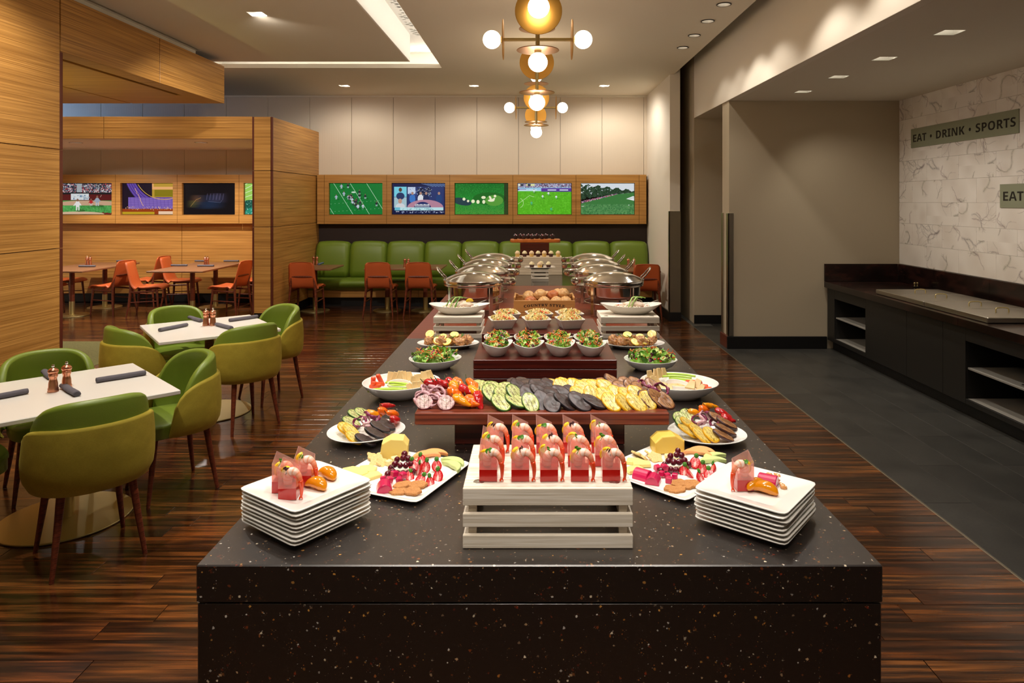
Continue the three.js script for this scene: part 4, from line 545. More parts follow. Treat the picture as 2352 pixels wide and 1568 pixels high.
// ================================================================ SERVING COUNTER AT THE MARBLE WALL
{
  const t = thing('serving_counter', 'black serving counter with open shelves and brown stone top along the marble wall', 'counter', [0, 0, 0]);
  const X0 = 3.72, X1 = 4.63, D0 = 2.2, D1 = 8.6;
  const blackwood = std(0x1a1815, 0.5), front = [[2.2, 4.9, 'd'], [5.86, 6.18, 'd'], [6.184, 6.78, 'd'], [6.784, 7.62, 'd'], [8.4, 8.6, 'd']];
  for (const [a, b] of front) box(t, 'front_panel', blackwood, X0, X0 + 0.02, 0.12, 0.78, a, b);
  for (const [a, b] of [[4.9, 5.86], [7.62, 8.4]]) {
    box(t, 'front_panel', blackwood, X0, X0 + 0.02, 0.66, 0.78, a, b); box(t, 'front_panel', blackwood, X0, X0 + 0.02, 0.12, 0.165, a, b);
    const shelfMat = std(0x8e8b84, 0.5); box(t, 'shelf', shelfMat, X0 + 0.02, X0 + 0.5, 0.415, 0.432, a, b); box(t, 'shelf', shelfMat, X0 + 0.02, X0 + 0.5, 0.15, 0.165, a, b);
    box(t, 'niche_back', M.dark, X0 + 0.5, X0 + 0.52, 0.12, 0.78, a, b); box(t, 'niche_side', blackwood, X0 + 0.02, X0 + 0.5, 0.12, 0.78, a - 0.02, a); box(t, 'niche_side', blackwood, X0 + 0.02, X0 + 0.5, 0.12, 0.78, b, b + 0.02);
  }
  box(t, 'plinth', M.dark, X0 + 0.07, X1, 0, 0.12, D0, D1); box(t, 'body', M.dark, X0 + 0.52, X1, 0.12, 0.78, D0, D1);
  for (const [a, b] of [[D0, 5.9], [5.903, D1]]) box(t, 'stone_top', M.darkstone, 3.68, X1, 0.78, 0.85, a, b);
  box(t, 'splashback', M.darkstone, 4.61, 4.638, 0.852, 1.072, D0, 6.88); box(t, 'splashback', M.darkstone, 4.61, 4.638, 0.852, 1.072, 6.884, D1); box(t, 'splashback', M.darkstone, 3.69, 4.61, 0.852, 1.072, 8.6, 8.628);
  const lidL = (d0, d1, label) => { const l = thing('well_cover', label, 'cover', [0, 0, 0], 0, 'steel well covers'); const mid = (d0 + d1) / 2; box(l, 'cover_sheet', M.brushed, 3.75, 4.43, 0.851, 0.9, d0, d1, 0.006); box(l, 'seam', M.steel, 3.76, 4.42, 0.8995, 0.902, mid - 0.003, mid + 0.003); return l; };
  const a = lidL(6.54, 7.45, 'flat steel well cover with two handles nearer the grey wall'), b = lidL(5.62, 6.53, 'flat steel well cover with two handles further from the grey wall');
  const hd = rod(curve([[-0.055, 0, 0], [-0.055, 0.03, 0], [-0.045, 0.04, 0], [0.045, 0.04, 0], [0.055, 0.03, 0], [0.055, 0, 0]], 18), 0.005, 8);
  for (const [l, d] of [[a, 7.12], [a, 6.76], [b, 6.24], [b, 5.88]]) { const m = part(l, 'handle', hd, M.brass); m.position.set(4.05, 0.898, -d); }
  const v = thing('brass_valve', 'small brass twin valve on the dark stone top', 'valve', P(4.5, 0.851, 8.0)); part(v, 'base', cbox(0.06, 0.012, 0.04).translate(0, 0.006, 0), M.iron); for (const x of [-0.016, 0.016]) { part(v, 'stem', new THREE.CylinderGeometry(0.006, 0.008, 0.03, 12).translate(x, 0.025, 0), M.brass); part(v, 'cap', lathe([[0, 0.06], [0.009, 0.058], [0.011, 0.05], [0.011, 0.038], [0, 0.036]], 14).translate(x, 0, 0), M.brass); }
  const c = thing('door_latch', 'small chrome latch lying on the counter shelf', 'latch', P(3.8, 0.4325, 5.27)); part(c, 'body', rod([[-0.02, 0.008, 0], [0.02, 0.008, 0.01]], 0.006, 10), M.chrome);
}
// signs on the marble
const signTex = canvasTex(2048, 256, (g, w, h) => { g.fillStyle = '#8f957e'; g.fillRect(0, 0, w, h); g.fillStyle = '#16191a'; g.font = 'bold 140px sans-serif'; g.textBaseline = 'middle'; const k = 1.34, s = ['EAT', 'DRINK', 'SPORTS'], wd = s.map((q) => g.measureText(q).width * k), gap = (w - 70 - wd[0] - wd[1] - wd[2]) / 2; let x = 35; s.forEach((q, i) => { g.save(); g.translate(x, h / 2 + 4); g.scale(k, 1); g.fillText(q, 0, 0); g.restore(); x += wd[i]; if (i < 2) { g.beginPath(); g.arc(x + gap / 2, h / 2 + 6, 20, 0, 7); g.fill(); } x += gap; }); });
const signFace = new THREE.MeshPhysicalMaterial({ map: signTex, roughness: 0.25, clearcoat: 0.5 });
for (const [d0, y, l] of [[8.346, 2.624, 'greenish glass sign reading eat drink sports, upper one on the marble'], [6.76, 1.91, 'greenish glass sign reading eat drink sports, lower one on the marble']]) {
  const t = thing('wall_sign', l, 'sign', P(4.638, y, d0 - 0.925), -Math.PI / 2, 'signs on the marble wall');
  part(t, 'panel', cbox(1.85, 0.232, 0.012, 0.001).translate(0, 0, 0.006 - 0.006), std(0x7f866e, 0.3)); part(t, 'sign_face', new THREE.PlaneGeometry(1.846, 0.228).translate(0, 0, 0.0065), signFace);
}

// ================================================================ BUFFET COUNTER
const CT = 0.92, CX0 = -0.861, CX1 = 0.899, CF = 1.7485;
{
  const t = thing('buffet_counter', 'long buffet counter of dark speckled stone with a wooden middle section', 'counter', [0, 0, 0]);
  box(t, 'stone_top', M.stone, CX0, CX1, 0.824, CT, CF, 4.66, 0.003); box(t, 'wood_top', M.wood, CX0, CX1, 0.86, CT, 4.662, 7.6, 0.003); box(t, 'rear_stone_top', std(0x8a8078, 0.16, { map: T.tile }), CX0, CX1, 0.86, CT, 7.602, 9.7, 0.003);
  box(t, 'front_panel', M.stone, CX0 + 0.002, CX1 - 0.002, 0, 0.82, CF + 0.004, CF + 0.04, 0.002); box(t, 'side_panel', M.stone, CX0 + 0.002, CX0 + 0.03, 0, 0.82, CF + 0.042, 4.66); box(t, 'side_panel', M.stone, CX1 - 0.03, CX1 - 0.002, 0, 0.82, CF + 0.042, 4.66);
  box(t, 'side_panel', M.walnut, CX0 + 0.002, CX0 + 0.03, 0, 0.858, 4.662, 9.7); box(t, 'side_panel', M.walnut, CX1 - 0.03, CX1 - 0.002, 0, 0.858, 4.662, 9.7); box(t, 'end_panel', M.walnut, CX0 + 0.032, CX1 - 0.032, 0, 0.858, 9.66, 9.7); box(t, 'core', M.dark, CX0 + 0.04, CX1 - 0.04, 0.01, 0.82, CF + 0.05, 9.65);
}
// dark wood risers
function riser(label, x0, x1, y0, y1, d0, d1, layers, mat = M.riser) { const t = thing('wooden_riser', label, 'riser', [0, 0, 0]); const h = (y1 - y0) / layers; for (let i = 0; i < layers; i++) box(t, layers > 1 ? 'plank_layer' : 'block', mat, x0, x1, y0 + h * i + (i ? 0.0015 : 0), y0 + h * (i + 1), d0, d1, 0.0025); return t; }
riser('dark layered wooden riser carrying the round salad bowls', -0.294, 0.425, CT + 0.0005, 1.06, 3.417, 3.83, 3);
riser('dark wooden riser carrying the square pasta bowls', -0.2826, 0.39, CT + 0.0005, 1.11, 3.84, 4.345, 3);
riser('dark wooden block under the grilled vegetable board', -0.297, 0.355, CT + 0.0005, 1.0155, 2.62, 2.83, 1);
riser('dark wooden block under the live edge board of berry cakes', -0.16, 0.23, CT + 0.0005, 1.30, 9.18, 9.5, 1);
{ const t = thing('serving_board', 'thick reddish wooden board raised on a block, covered with grilled vegetables', 'board', [0, 0, 0]); box(t, 'board', M.wood, -0.439, 0.514, 1.0165, 1.063, 2.55, 2.88, 0.004); }
const BT = 1.0635;
// white slatted crates; the front faces the counter's end
function crate(label, x0, x1, y0, h, d0, d1, studs, tops = 5) {
  const t = thing('white_crate', label, 'crate', [0, 0, 0], 0, 'white slatted crates'), y1 = y0 + h, th = 0.014, rows = [[0, 0.222], [0.352, 0.577], [0.71, 1]];
  for (const [a, b] of rows) { const ya = y0 + h * a + 0.0006, yb = y0 + h * b - (b === 1 ? th : 0) * (b === 1 ? 0 : 1);
    box(t, 'front_slat', M.crate, x0, x1, ya, b === 1 ? y1 - 0.0005 : yb, d0, d0 + th, 0.0016); box(t, 'back_slat', M.crate, x0, x1, ya, b === 1 ? y1 - 0.0005 : yb, d1 - th, d1, 0.0016);
    box(t, 'side_slat', M.crate, x0 + 0.001, x0 + th, ya, b === 1 ? y1 - th - 0.001 : yb, d0 + th, d1 - th, 0.0016); box(t, 'side_slat', M.crate, x1 - th, x1 - 0.001, ya, b === 1 ? y1 - th - 0.001 : yb, d0 + th, d1 - th, 0.0016); }
  for (const x of [x0 + th, x1 - th - 0.022]) for (const d of [d0 + th, d1 - th - 0.022]) box(t, 'corner_post', M.crate, x, x + 0.022, y0 + 0.001, y1 - th, d, d + 0.022, 0.001);
  const s = (d1 - d0 - 2 * th) / tops; for (let i = 0; i < tops; i++) box(t, 'top_slat', M.crate, x0, x1, y1 - th, y1, d0 + th + s * i + 0.0012, d0 + th + s * (i + 1) - 0.0012, 0.0016);
  if (studs) for (const x of [x0 + 0.04, x1 - 0.045]) { const m = part(t, 'steel_stud', lathe([[0, 0.0035], [0.004, 0.0032], [0.006, 0.0016], [0.0145, 0.001], [0.0155, 0]], 24), M.brushed); m.position.set(x, y1, -(d0 + 0.045)); }
  return t;
}
crate('white slatted crate carrying rows of shrimp cups', -0.186, 0.271, CT, 0.162, 1.832, 2.165, true);
const CR = CT + 0.162;
crate('white slatted crate under the fish platter beside the veneer side of the buffet', -0.672, -0.343, CT, 0.148, 4.647, 4.95, false, 4);
crate('white slatted crate under the fish platter on the passage side of the buffet', 0.469, 0.868, CT, 0.148, 4.647, 4.95, true, 4);
crate('small white crate under the little plate of cupcakes', -0.01, 0.2, CT, 0.122, 8.22, 8.42, false, 3);
{ const t = thing('cupcake_riser', 'pale washed wood riser carrying a row of cupcakes', 'riser', [0, 0, 0]), m = std(0xf0e8dc, 0.5, { map: T.crate }); box(t, 'body', m, -0.22, 0.385, CT + 0.0005, 1.148, 8.7, 9.0, 0.003); }
{ const pts = []; for (let i = 0; i < 40; i++) { const a = i / 40 * 6.2832, c = Math.cos(a), s = Math.sin(a), k = Math.pow(Math.abs(c) ** 7 + Math.abs(s) ** 4, -1 / 6); pts.push([0.335 * c * k + 0.012 * noise3(c * 3, s * 3, 1), 0.12 * s * k + 0.01 * noise3(c * 4, s * 4, 7)]); } const g = extrude(pts, 0.03, 0.008, 2); g.rotateX(-Math.PI / 2); const t = thing('live_edge_board', 'live edge wooden board carrying dark berry cakes', 'board', P(0.045, 1.309, 9.33)); part(t, 'board', triUV(g), std(0xffc48c, 0.4, { map: T.pine })); }

// ---------------------------------------------------------------- crockery
const plateSq = dish(squircle(0.134, 16), [[0.1, 0.0045], [0.5, 0.0045], [0.53, 0.0], [0.57, 0.0], [0.6, 0.0045], [0.965, 0.016], [0.995, 0.0175], [1, 0.0195], [0.995, 0.0212], [0.97, 0.0214], [0.63, 0.0112], [0.59, 0.0092], [0.1, 0.009]], 96);
const S1 = [-0.6555, 1.9875, -0.62], S2 = [0.6525, 1.993, -0.679];
for (const [[x, d, r], n, l, g] of [[S1, 9, 'square white plate in the stack holding three shrimp cups', 'plates in the stack holding three shrimp cups'], [S2, 8, 'square white plate in the stack holding one shrimp cup', 'plates in the stack holding one shrimp cup']]) for (let i = 0; i < n; i++) { const m = solo('square_plate', plateSq, M.china, l.replace('plate in', i === n - 1 ? 'plate, topmost in' : `plate, ${ORD[i]} from the bottom in`), 'plate', g); m.position.set(x + rr(-0.003, 0.003), CT + 0.0112 * i + (n === 8 ? 0.0006 * i : 0), -d + rr(-0.003, 0.003)); m.rotation.y = r + rr(-0.018, 0.018); }
const PT1 = CT + 0.0112 * 8 + 0.0093, PT2 = CT + 0.0118 * 7 + 0.0093;
const platterG = dish(squircle(0.177, 18), [[0.1, 0.004], [0.7, 0.004], [0.72, 0], [0.75, 0], [0.78, 0.004], [0.97, 0.0125], [1, 0.0145], [1, 0.0165], [0.985, 0.0178], [0.86, 0.011], [0.83, 0.0095], [0.1, 0.0095]], 96);
for (const [x, d, r, l] of [[-0.444, 2.306, -0.397, 'square white platter of cheese and fruit beside the taller plate stack'], [0.47, 2.337, -0.785, 'square white platter of cheese and fruit beside the shorter plate stack']]) { const m = solo('square_platter', platterG, M.china, l, 'platter', 'cheese and fruit platters'); m.position.set(x, CT, -d); m.rotation.y = r; }
const PL = CT + 0.0098;
const roundPlate = dish(egg(0.152, 0.07), [[0.1, 0.004], [0.5, 0.004], [0.53, 0], [0.57, 0], [0.6, 0.005], [0.95, 0.024], [0.995, 0.028], [1, 0.03], [0.985, 0.0315], [0.66, 0.0125], [0.6, 0.01], [0.1, 0.0095]], 64);
const V1 = [-0.657, 2.7], V2 = [0.684, 2.68];
for (const [[x, d], r, l] of [[V1, 0.4, 'round white plate of grilled vegetables on the green chair side'], [V2, -0.4, 'round white plate of grilled vegetables on the passage side']]) { const m = solo('round_plate', roundPlate, M.china, l, 'plate', 'plates of grilled vegetables'); m.position.set(x, CT, -d); m.rotation.y = r; }
const bowlG = dish(egg(0.185, 0.1), [[0.1, 0.004], [0.48, 0.004], [0.5, 0], [0.54, 0], [0.56, 0.006], [0.74, 0.022], [0.92, 0.05], [0.99, 0.068], [1, 0.071], [0.985, 0.0725], [0.965, 0.069], [0.88, 0.046], [0.7, 0.021], [0.5, 0.012], [0.1, 0.011]], 64);
const H1 = [-0.632, 3.28], H2 = [0.702, 3.28];
for (const [[x, d], r, l] of [[H1, 0.3, 'large white bowl of hummus and pita on the green chair side'], [H2, -0.3, 'large white bowl of hummus and pita on the passage side']]) { const m = solo('serving_bowl', bowlG, M.china, l, 'bowl', 'hummus bowls'); m.position.set(x, CT, -d); m.rotation.y = r; }
const dipG = dish(egg(0.062, 0.28), [[0.1, 0.003], [0.55, 0.003], [0.6, 0], [0.7, 0.006], [0.93, 0.036], [1, 0.05], [0.985, 0.052], [0.95, 0.049], [0.84, 0.03], [0.6, 0.02], [0.1, 0.019]], 48);
const dip1 = solo('dip_bowl', dipG, M.china, 'small white dip bowl inside the hummus bowl on the green chair side', 'bowl', 'dip bowls'); dip1.position.set(-0.63, CT + 0.02, -3.25); dip1.rotation.set(0.12, -0.35, 0);
const dip2 = solo('dip_bowl', dipG, M.china, 'small white dip bowl inside the hummus bowl on the passage side', 'bowl', 'dip bowls'); dip2.position.set(0.69, CT + 0.02, -3.25); dip2.rotation.set(0.12, -0.45, 0);
const saladBowl = dish(egg(0.148, 0.12), [[0.1, 0.004], [0.5, 0.004], [0.53, 0], [0.57, 0], [0.6, 0.006], [0.83, 0.024], [0.97, 0.05], [1, 0.057], [0.985, 0.0585], [0.965, 0.055], [0.8, 0.024], [0.6, 0.012], [0.1, 0.011]], 56);
const B1 = [-0.547, 3.83], B2 = [0.657, 3.81];
for (const [[x, d], r, l] of [[B1, 0.25, 'white bowl of mixed salad on the green chair side'], [B2, -0.25, 'white bowl of mixed salad on the passage side']]) { const m = solo('salad_bowl', saladBowl, M.china, l, 'bowl', 'white salad bowls'); m.position.set(x, CT, -d); m.rotation.y = r; }
const ovalG = dish(circle(0.2, 0.135), [[0.1, 0.004], [0.6, 0.004], [0.62, 0], [0.66, 0], [0.68, 0.005], [0.96, 0.022], [1, 0.026], [0.99, 0.028], [0.72, 0.011], [0.66, 0.009], [0.1, 0.009]], 56);
const K1 = [-0.54, 4.4], K2 = [0.655, 4.4];
for (const [[x, d], l] of [[K1, 'oval white platter of lemon chicken on the green chair side'], [K2, 'oval white platter of lemon chicken on the passage side']]) { const m = solo('oval_platter', ovalG, M.china, l, 'platter', 'chicken platters'); m.position.set(x, CT, -d); }
const boatG = (() => { const f = (a) => { const c = Math.cos(a), s = Math.sin(a); return [0.215 * c, 0.115 * s * (1 - 0.12 * c)]; }; const prof = [[0.1, 0.004], [0.46, 0.004], [0.5, 0], [0.56, 0.004], [0.8, 0.03], [0.97, 0.052], [1, 0.0565], [0.985, 0.058], [0.95, 0.053], [0.78, 0.032], [0.55, 0.012], [0.1, 0.01]]; const g = dish(f, prof, 56), p = g.attributes.position; for (let i = 0; i < p.count; i++) { const x = p.getX(i), y = p.getY(i); p.setY(i, y + (y / 0.058) * 0.016 * (x / 0.215) ** 2); } g.computeVertexNormals(); return g; })();
const F1 = [-0.508, 4.79], F2 = [0.695, 4.8], CB = CT + 0.148;
for (const [[x, d], r, l] of [[F1, 0, 'boat shaped white platter of fish on the crate on the green chair side'], [F2, Math.PI, 'boat shaped white platter of fish on the crate on the passage side']]) { const m = solo('boat_platter', boatG, M.china, l, 'platter', 'fish platters'); m.position.set(x, CB + 0.0006, -d); m.rotation.y = r; }
// teardrop bowls of salad on the riser, square bowls of pasta salad behind
const dropG = (() => { const f = (a) => { const c = Math.cos(a), s = Math.sin(a), k = 1 + 0.16 * Math.max(0, c) ** 6; return [0.073 * c * k, 0.07 * s * (1 - 0.1 * c)]; }; const prof = [[0.1, 0.003], [0.42, 0.003], [0.45, 0], [0.49, 0.001], [0.68, 0.02], [0.88, 0.046], [0.99, 0.064], [1, 0.067], [0.975, 0.068], [0.94, 0.063], [0.8, 0.04], [0.5, 0.014], [0.1, 0.012]]; const g = dish(f, prof, 48), p = g.attributes.position; for (let i = 0; i < p.count; i++) { const x = p.getX(i), y = p.getY(i), z = p.getZ(i); p.setY(i, y + (y / 0.068) * (0.012 * (x / 0.073) ** 2 - 0.006 * (z / 0.07) ** 2)); } g.scale(1.06, 0.86, 1.06); g.computeVertexNormals(); return g; })();
const dropSpots = []; for (let r = 0; r < 2; r++) for (let i = 0; i < 4; i++) { const pxs = r ? [1144.5, 1213, 1282, 1350] : [1141, 1212, 1285.5, 1357], d = r ? 3.7 : 3.525; dropSpots.push([(pxs[i] - PX) / F * d, d]); const m = solo('teardrop_bowl', dropG, M.china, `white teardrop bowl ${r ? 'against the upper riser' : 'at the riser edge'}, ${ORD[i]} from the green chair side`, 'bowl', r ? 'salad bowls against the upper riser' : 'salad bowls at the riser edge'); m.position.set((pxs[i] - PX) / F * d, 1.0605, -d); m.rotation.y = r ? -0.5 : (i % 2 ? 0.3 : 0.5); }
const sqBowlG = dish(squircle(0.078, 10), [[0.1, 0.004], [0.6, 0.004], [0.62, 0], [0.66, 0.001], [0.8, 0.024], [0.97, 0.05], [1, 0.0545], [0.985, 0.056], [0.95, 0.0545], [0.78, 0.024], [0.6, 0.011], [0.1, 0.01]], 80);
const sqSpots = []; for (let r = 0; r < 2; r++) for (let i = 0; i < 3; i++) { const pxs = r ? [1164, 1238, 1308] : [1154, 1232, 1308.5], d = r ? 4.235 : 4.03; sqSpots.push([(pxs[i] - PX) / F * d, d, r]); const m = solo('square_bowl', sqBowlG, M.china, `square white bowl next to the ${r ? 'bread crate' : 'teardrop bowls'}, ${ORD[i]} from the green chair side`, 'bowl', r ? 'pasta bowls next to the bread crate' : 'pasta bowls next to the teardrop bowls'); m.position.set(sqSpots.at(-1)[0], 1.1105, -d); m.rotation.y = 0.22; }

// ---------------------------------------------------------------- bread crate with stamped lettering
{
  const t = thing('bread_crate', 'low pine crate stamped country style, full of bread rolls', 'crate', P(0.099, CT, 5.65)), w = 0.494, dp = 0.3, h = 0.14, f = canvasTex(1024, 256, (g, W2, H2) => {
    g.fillStyle = '#c88f4c'; g.fillRect(0, 0, W2, H2); for (let i = 0; i < 260; i++) { g.fillStyle = pick(['rgba(150,98,44,0.22)', 'rgba(226,172,104,0.2)', 'rgba(120,76,34,0.16)']); g.fillRect(rr(-50, W2), rr(0, H2), rr(120, 700), rr(1, 4)); }
    g.fillStyle = '#2a1c10'; g.font = 'bold 74px serif'; g.textAlign = 'center'; const s = 'COUNTRY STYLE'; let wid = [...s].map((c) => g.measureText(c).width + 5), tot = wid.reduce((a, b) => a + b), x = -tot / 2; [...s].forEach((c, i) => { const u = (x + wid[i] / 2) / (tot / 2); g.save(); g.translate(W2 / 2 + u * tot * 0.5, 118 + 30 * u * u); g.rotate(0.13 * u); g.fillText(c, 0, 0); g.strokeStyle = '#2a1c10'; g.lineWidth = 4; g.strokeText(c, 0, 0); g.restore(); x += wid[i]; });
  });
  part(t, 'front_board', triUV(cbox(w, h * 0.72, 0.012).translate(0, h * 0.36 + h * 0.27, dp / 2)), M.pine); part(t, 'stamped_face', new THREE.PlaneGeometry(w - 0.006, h * 0.72 - 0.006).translate(0, h * 0.63, dp / 2 + 0.0064), std(0xffffff, 0.6, { map: f }), 'pine face with stamped lettering');
  part(t, 'front_board', triUV(cbox(w, h * 0.26, 0.012).translate(0, h * 0.13 + 0.001, dp / 2)), M.pine); part(t, 'back_board', triUV(cbox(w, h, 0.012).translate(0, h / 2 + 0.001, -dp / 2)), M.pine);
  for (const x of [-1, 1]) { part(t, 'side_board', triUV(cbox(0.012, h * 0.6, dp - 0.012).translate(x * (w / 2 - 0.006), h * 0.3 + 0.001, 0)), M.pine); part(t, 'side_rail', triUV(cbox(0.014, 0.022, dp - 0.012).translate(x * (w / 2 - 0.007), h * 1.08, 0)), M.pine); part(t, 'corner_post', triUV(cbox(0.02, h * 1.1, 0.02).translate(x * (w / 2 - 0.022), h * 0.55 + 0.001, -dp / 2 + 0.018)), M.pine); }
  part(t, 'floor_board', triUV(cbox(w - 0.026, 0.008, dp - 0.014).translate(0, 0.006, 0)), M.pine);
}
// ---------------------------------------------------------------- chafing dishes; the hinge points to +x
function chafer() {
  const t = thing('chafing_dish', 'chafer', 'chafing dish');
  part(t, 'water_pan', lathe([[0, 0.135], [0.17, 0.137], [0.212, 0.15], [0.222, 0.17], [0.224, 0.235], [0.232, 0.25], [0.232, 0.256]], 56), M.steel); part(t, 'rim_band', lathe([[0.226, 0.238], [0.244, 0.24], [0.25, 0.246], [0.243, 0.252], [0.249, 0.256], [0.252, 0.262], [0.252, 0.285], [0.246, 0.288]], 64), M.steel);
  const lid = part(t, 'lid', lathe([[0.0, 0.352], [0.05, 0.3505], [0.11, 0.343], [0.17, 0.327], [0.22, 0.305], [0.246, 0.293], [0.256, 0.29], [0.256, 0.286], [0.246, 0.286]], 64), M.steel);
  part(lid, 'handle', rod(curve([[-0.235, 0.3, 0.05], [-0.262, 0.325, 0.05], [-0.292, 0.362, 0.046], [-0.306, 0.382, 0.02], [-0.306, 0.382, -0.02], [-0.292, 0.362, -0.046], [-0.262, 0.325, -0.05], [-0.235, 0.3, -0.05]], 30), 0.006, 10), M.chrome);
  for (const z of [-0.036, 0.036]) part(lid, 'hinge_arm', rod([[0.22, 0.302, z], [0.262, 0.296, z], [0.318, 0.292, z * 0.9]], 0.007, 10), M.chrome);
  part(t, 'hinge_roller', lathe([[0, -0.055], [0.022, -0.055], [0.03, -0.05], [0.03, 0.05], [0.022, 0.055], [0, 0.055]], 24).rotateX(Math.PI / 2).translate(0.32, 0.275, 0), M.chrome); part(t, 'hinge_bracket', cbox(0.075, 0.016, 0.06).translate(0.27, 0.246, 0), M.steel);
  for (let i = 0; i < 4; i++) { const a = Math.PI / 4 + i * Math.PI / 2 + 0.1, c = Math.cos(a), s = Math.sin(a); const l = cbox(0.012, 0.248, 0.036, 0.003); l.rotateY(-a); l.translate(0.238 * c, 0.124, 0.238 * s); part(t, 'leg', l, M.steel); }
  part(t, 'stand_ring', new THREE.TorusGeometry(0.236, 0.005, 8, 56).rotateX(Math.PI / 2).translate(0, 0.105, 0), M.steel); part(t, 'burner_tray', lathe([[0, 0.03], [0.06, 0.03], [0.066, 0.034], [0.066, 0.05], [0.06, 0.05], [0.058, 0.036], [0, 0.036]], 28), M.steel); part(t, 'tray_bar', cbox(0.46, 0.006, 0.02).translate(0, 0.026, 0), M.steel);
  return t;
}
{
  const c = chafer(); let first = true; const where = ['beside the bread crate', 'second from the bread crate', 'third from the bread crate', 'furthest from the bread crate'];
  for (const [x, sd] of [[-0.47, 'green chair'], [0.655, 'passage']]) [5.68, 6.4, 7.08, 7.78].forEach((d, i) => { const l = `round steel chafing dish on the ${sd} side, ${where[i]}`, p = P(x + (x > 0 ? [0.02, -0.01, 0.0, 0.025][i] : [-0.012, 0.004, 0.008, 0.02][i]), CT + 0.0005, d), turn = x > 0 ? Math.PI : 0; if (first) { first = false; c.position.copy(p); c.rotation.y = turn; tag(c, l, 'chafing dish', 'chafing dishes'); } else copyOf(c, p, turn, l, 'chafing dishes'); });
}

// ================================================================ FOOD
const food = std(0xffffff, 0.45, { vertexColors: true }), glossy = phy(0xffffff, 0.22, { vertexColors: true, clearcoat: 0.4, clearcoatRoughness: 0.15 }), wet = (c, r = 0.2) => phy(c, r, { clearcoat: 0.5, clearcoatRoughness: 0.1 });
function mottle(g, cols, freq, off = 0) { const p = g.attributes.position, a = new Float32Array(p.count * 3), cs = cols.map((c) => new THREE.Color(c)), k = new THREE.Color(); for (let i = 0; i < p.count; i++) { let v = 0.5 + 0.5 * noise3(p.getX(i) * freq + off, p.getY(i) * freq, p.getZ(i) * freq) + 0.22 * noise3(p.getX(i) * freq * 3, p.getY(i) * freq * 3 + off, p.getZ(i) * freq * 3); v = Math.max(0, Math.min(0.999, v)) * (cs.length - 1); k.copy(cs[Math.floor(v)]).lerp(cs[Math.floor(v) + 1], v % 1); a[i * 3] = k.r; a[i * 3 + 1] = k.g; a[i * 3 + 2] = k.b; } g.setAttribute('color', new THREE.BufferAttribute(a, 3)); return g; }
function item(name, geo, mat, p, rot, label, cat, group, s = 1) { const m = solo(name, geo, mat, label, cat, group); m.position.copy(p); m.rotation.set(rot[0], rot[1], rot[2], 'YXZ'); if (Array.isArray(s)) m.scale.set(...s); else m.scale.setScalar(s); return m; }
// round print for cut faces: rings of colour with grill stripes and herbs
function cutTex(rings, { stripes = '', herbs = 0, base } = {}) { return canvasTex(256, 256, (g) => { g.fillStyle = base; g.fillRect(0, 0, 256, 256); for (const [r, c] of rings) blob(g, c, 128, 128, 128 * r, 128 * r); if (stripes) for (let i = 0; i < 26; i++) { g.globalAlpha = rr(0.12, 0.4); blob(g, stripes, rr(40, 216), rr(40, 216), rr(6, 22), rr(4, 12), rr(0, 3)); } g.globalAlpha = 1; for (let i = 0; i < 260; i++) blob(g, `rgba(${pick(['255,255,240', '90,70,20', '60,50,10'])},0.16)`, rr(20, 236), rr(20, 236), rr(1, 7), rr(1, 4), rr(0, 3)); if (stripes) for (let i = 0; i < 3; i++) for (let j = 0; j < 9; j++) { g.strokeStyle = stripes; g.lineWidth = rr(3, 13); g.globalAlpha = rr(0.1, 0.95); g.beginPath(); g.moveTo(64 + i * 58 + j * 2, 24 + j * 24); g.lineTo(66 + i * 58 + j * 2, 50 + j * 24); g.stroke(); g.globalAlpha = 1; } for (let i = 0; i < herbs; i++) blob(g, pick(['rgba(40,34,14,0.8)', 'rgba(60,70,20,0.8)', 'rgba(20,16,10,0.75)']), rr(30, 226), rr(30, 226), rr(1.5, 5), rr(1, 2.5), rr(0, 3)); }); }
const slice = (rx, rz, th, wob = 0.002) => { const g = dish(circle(rx, rz), [[0.15, 0], [0.9, 0], [0.985, th * 0.25], [1, th * 0.55], [0.96, th * 0.9], [0.88, th], [0.74, th * 1.01], [0.58, th * 1.02], [0.42, th * 1.03], [0.26, th * 1.02], [0.1, th]], 26); planarUV(g, rx, rz); warp(g, wob, 34, rx * 90); return g; };
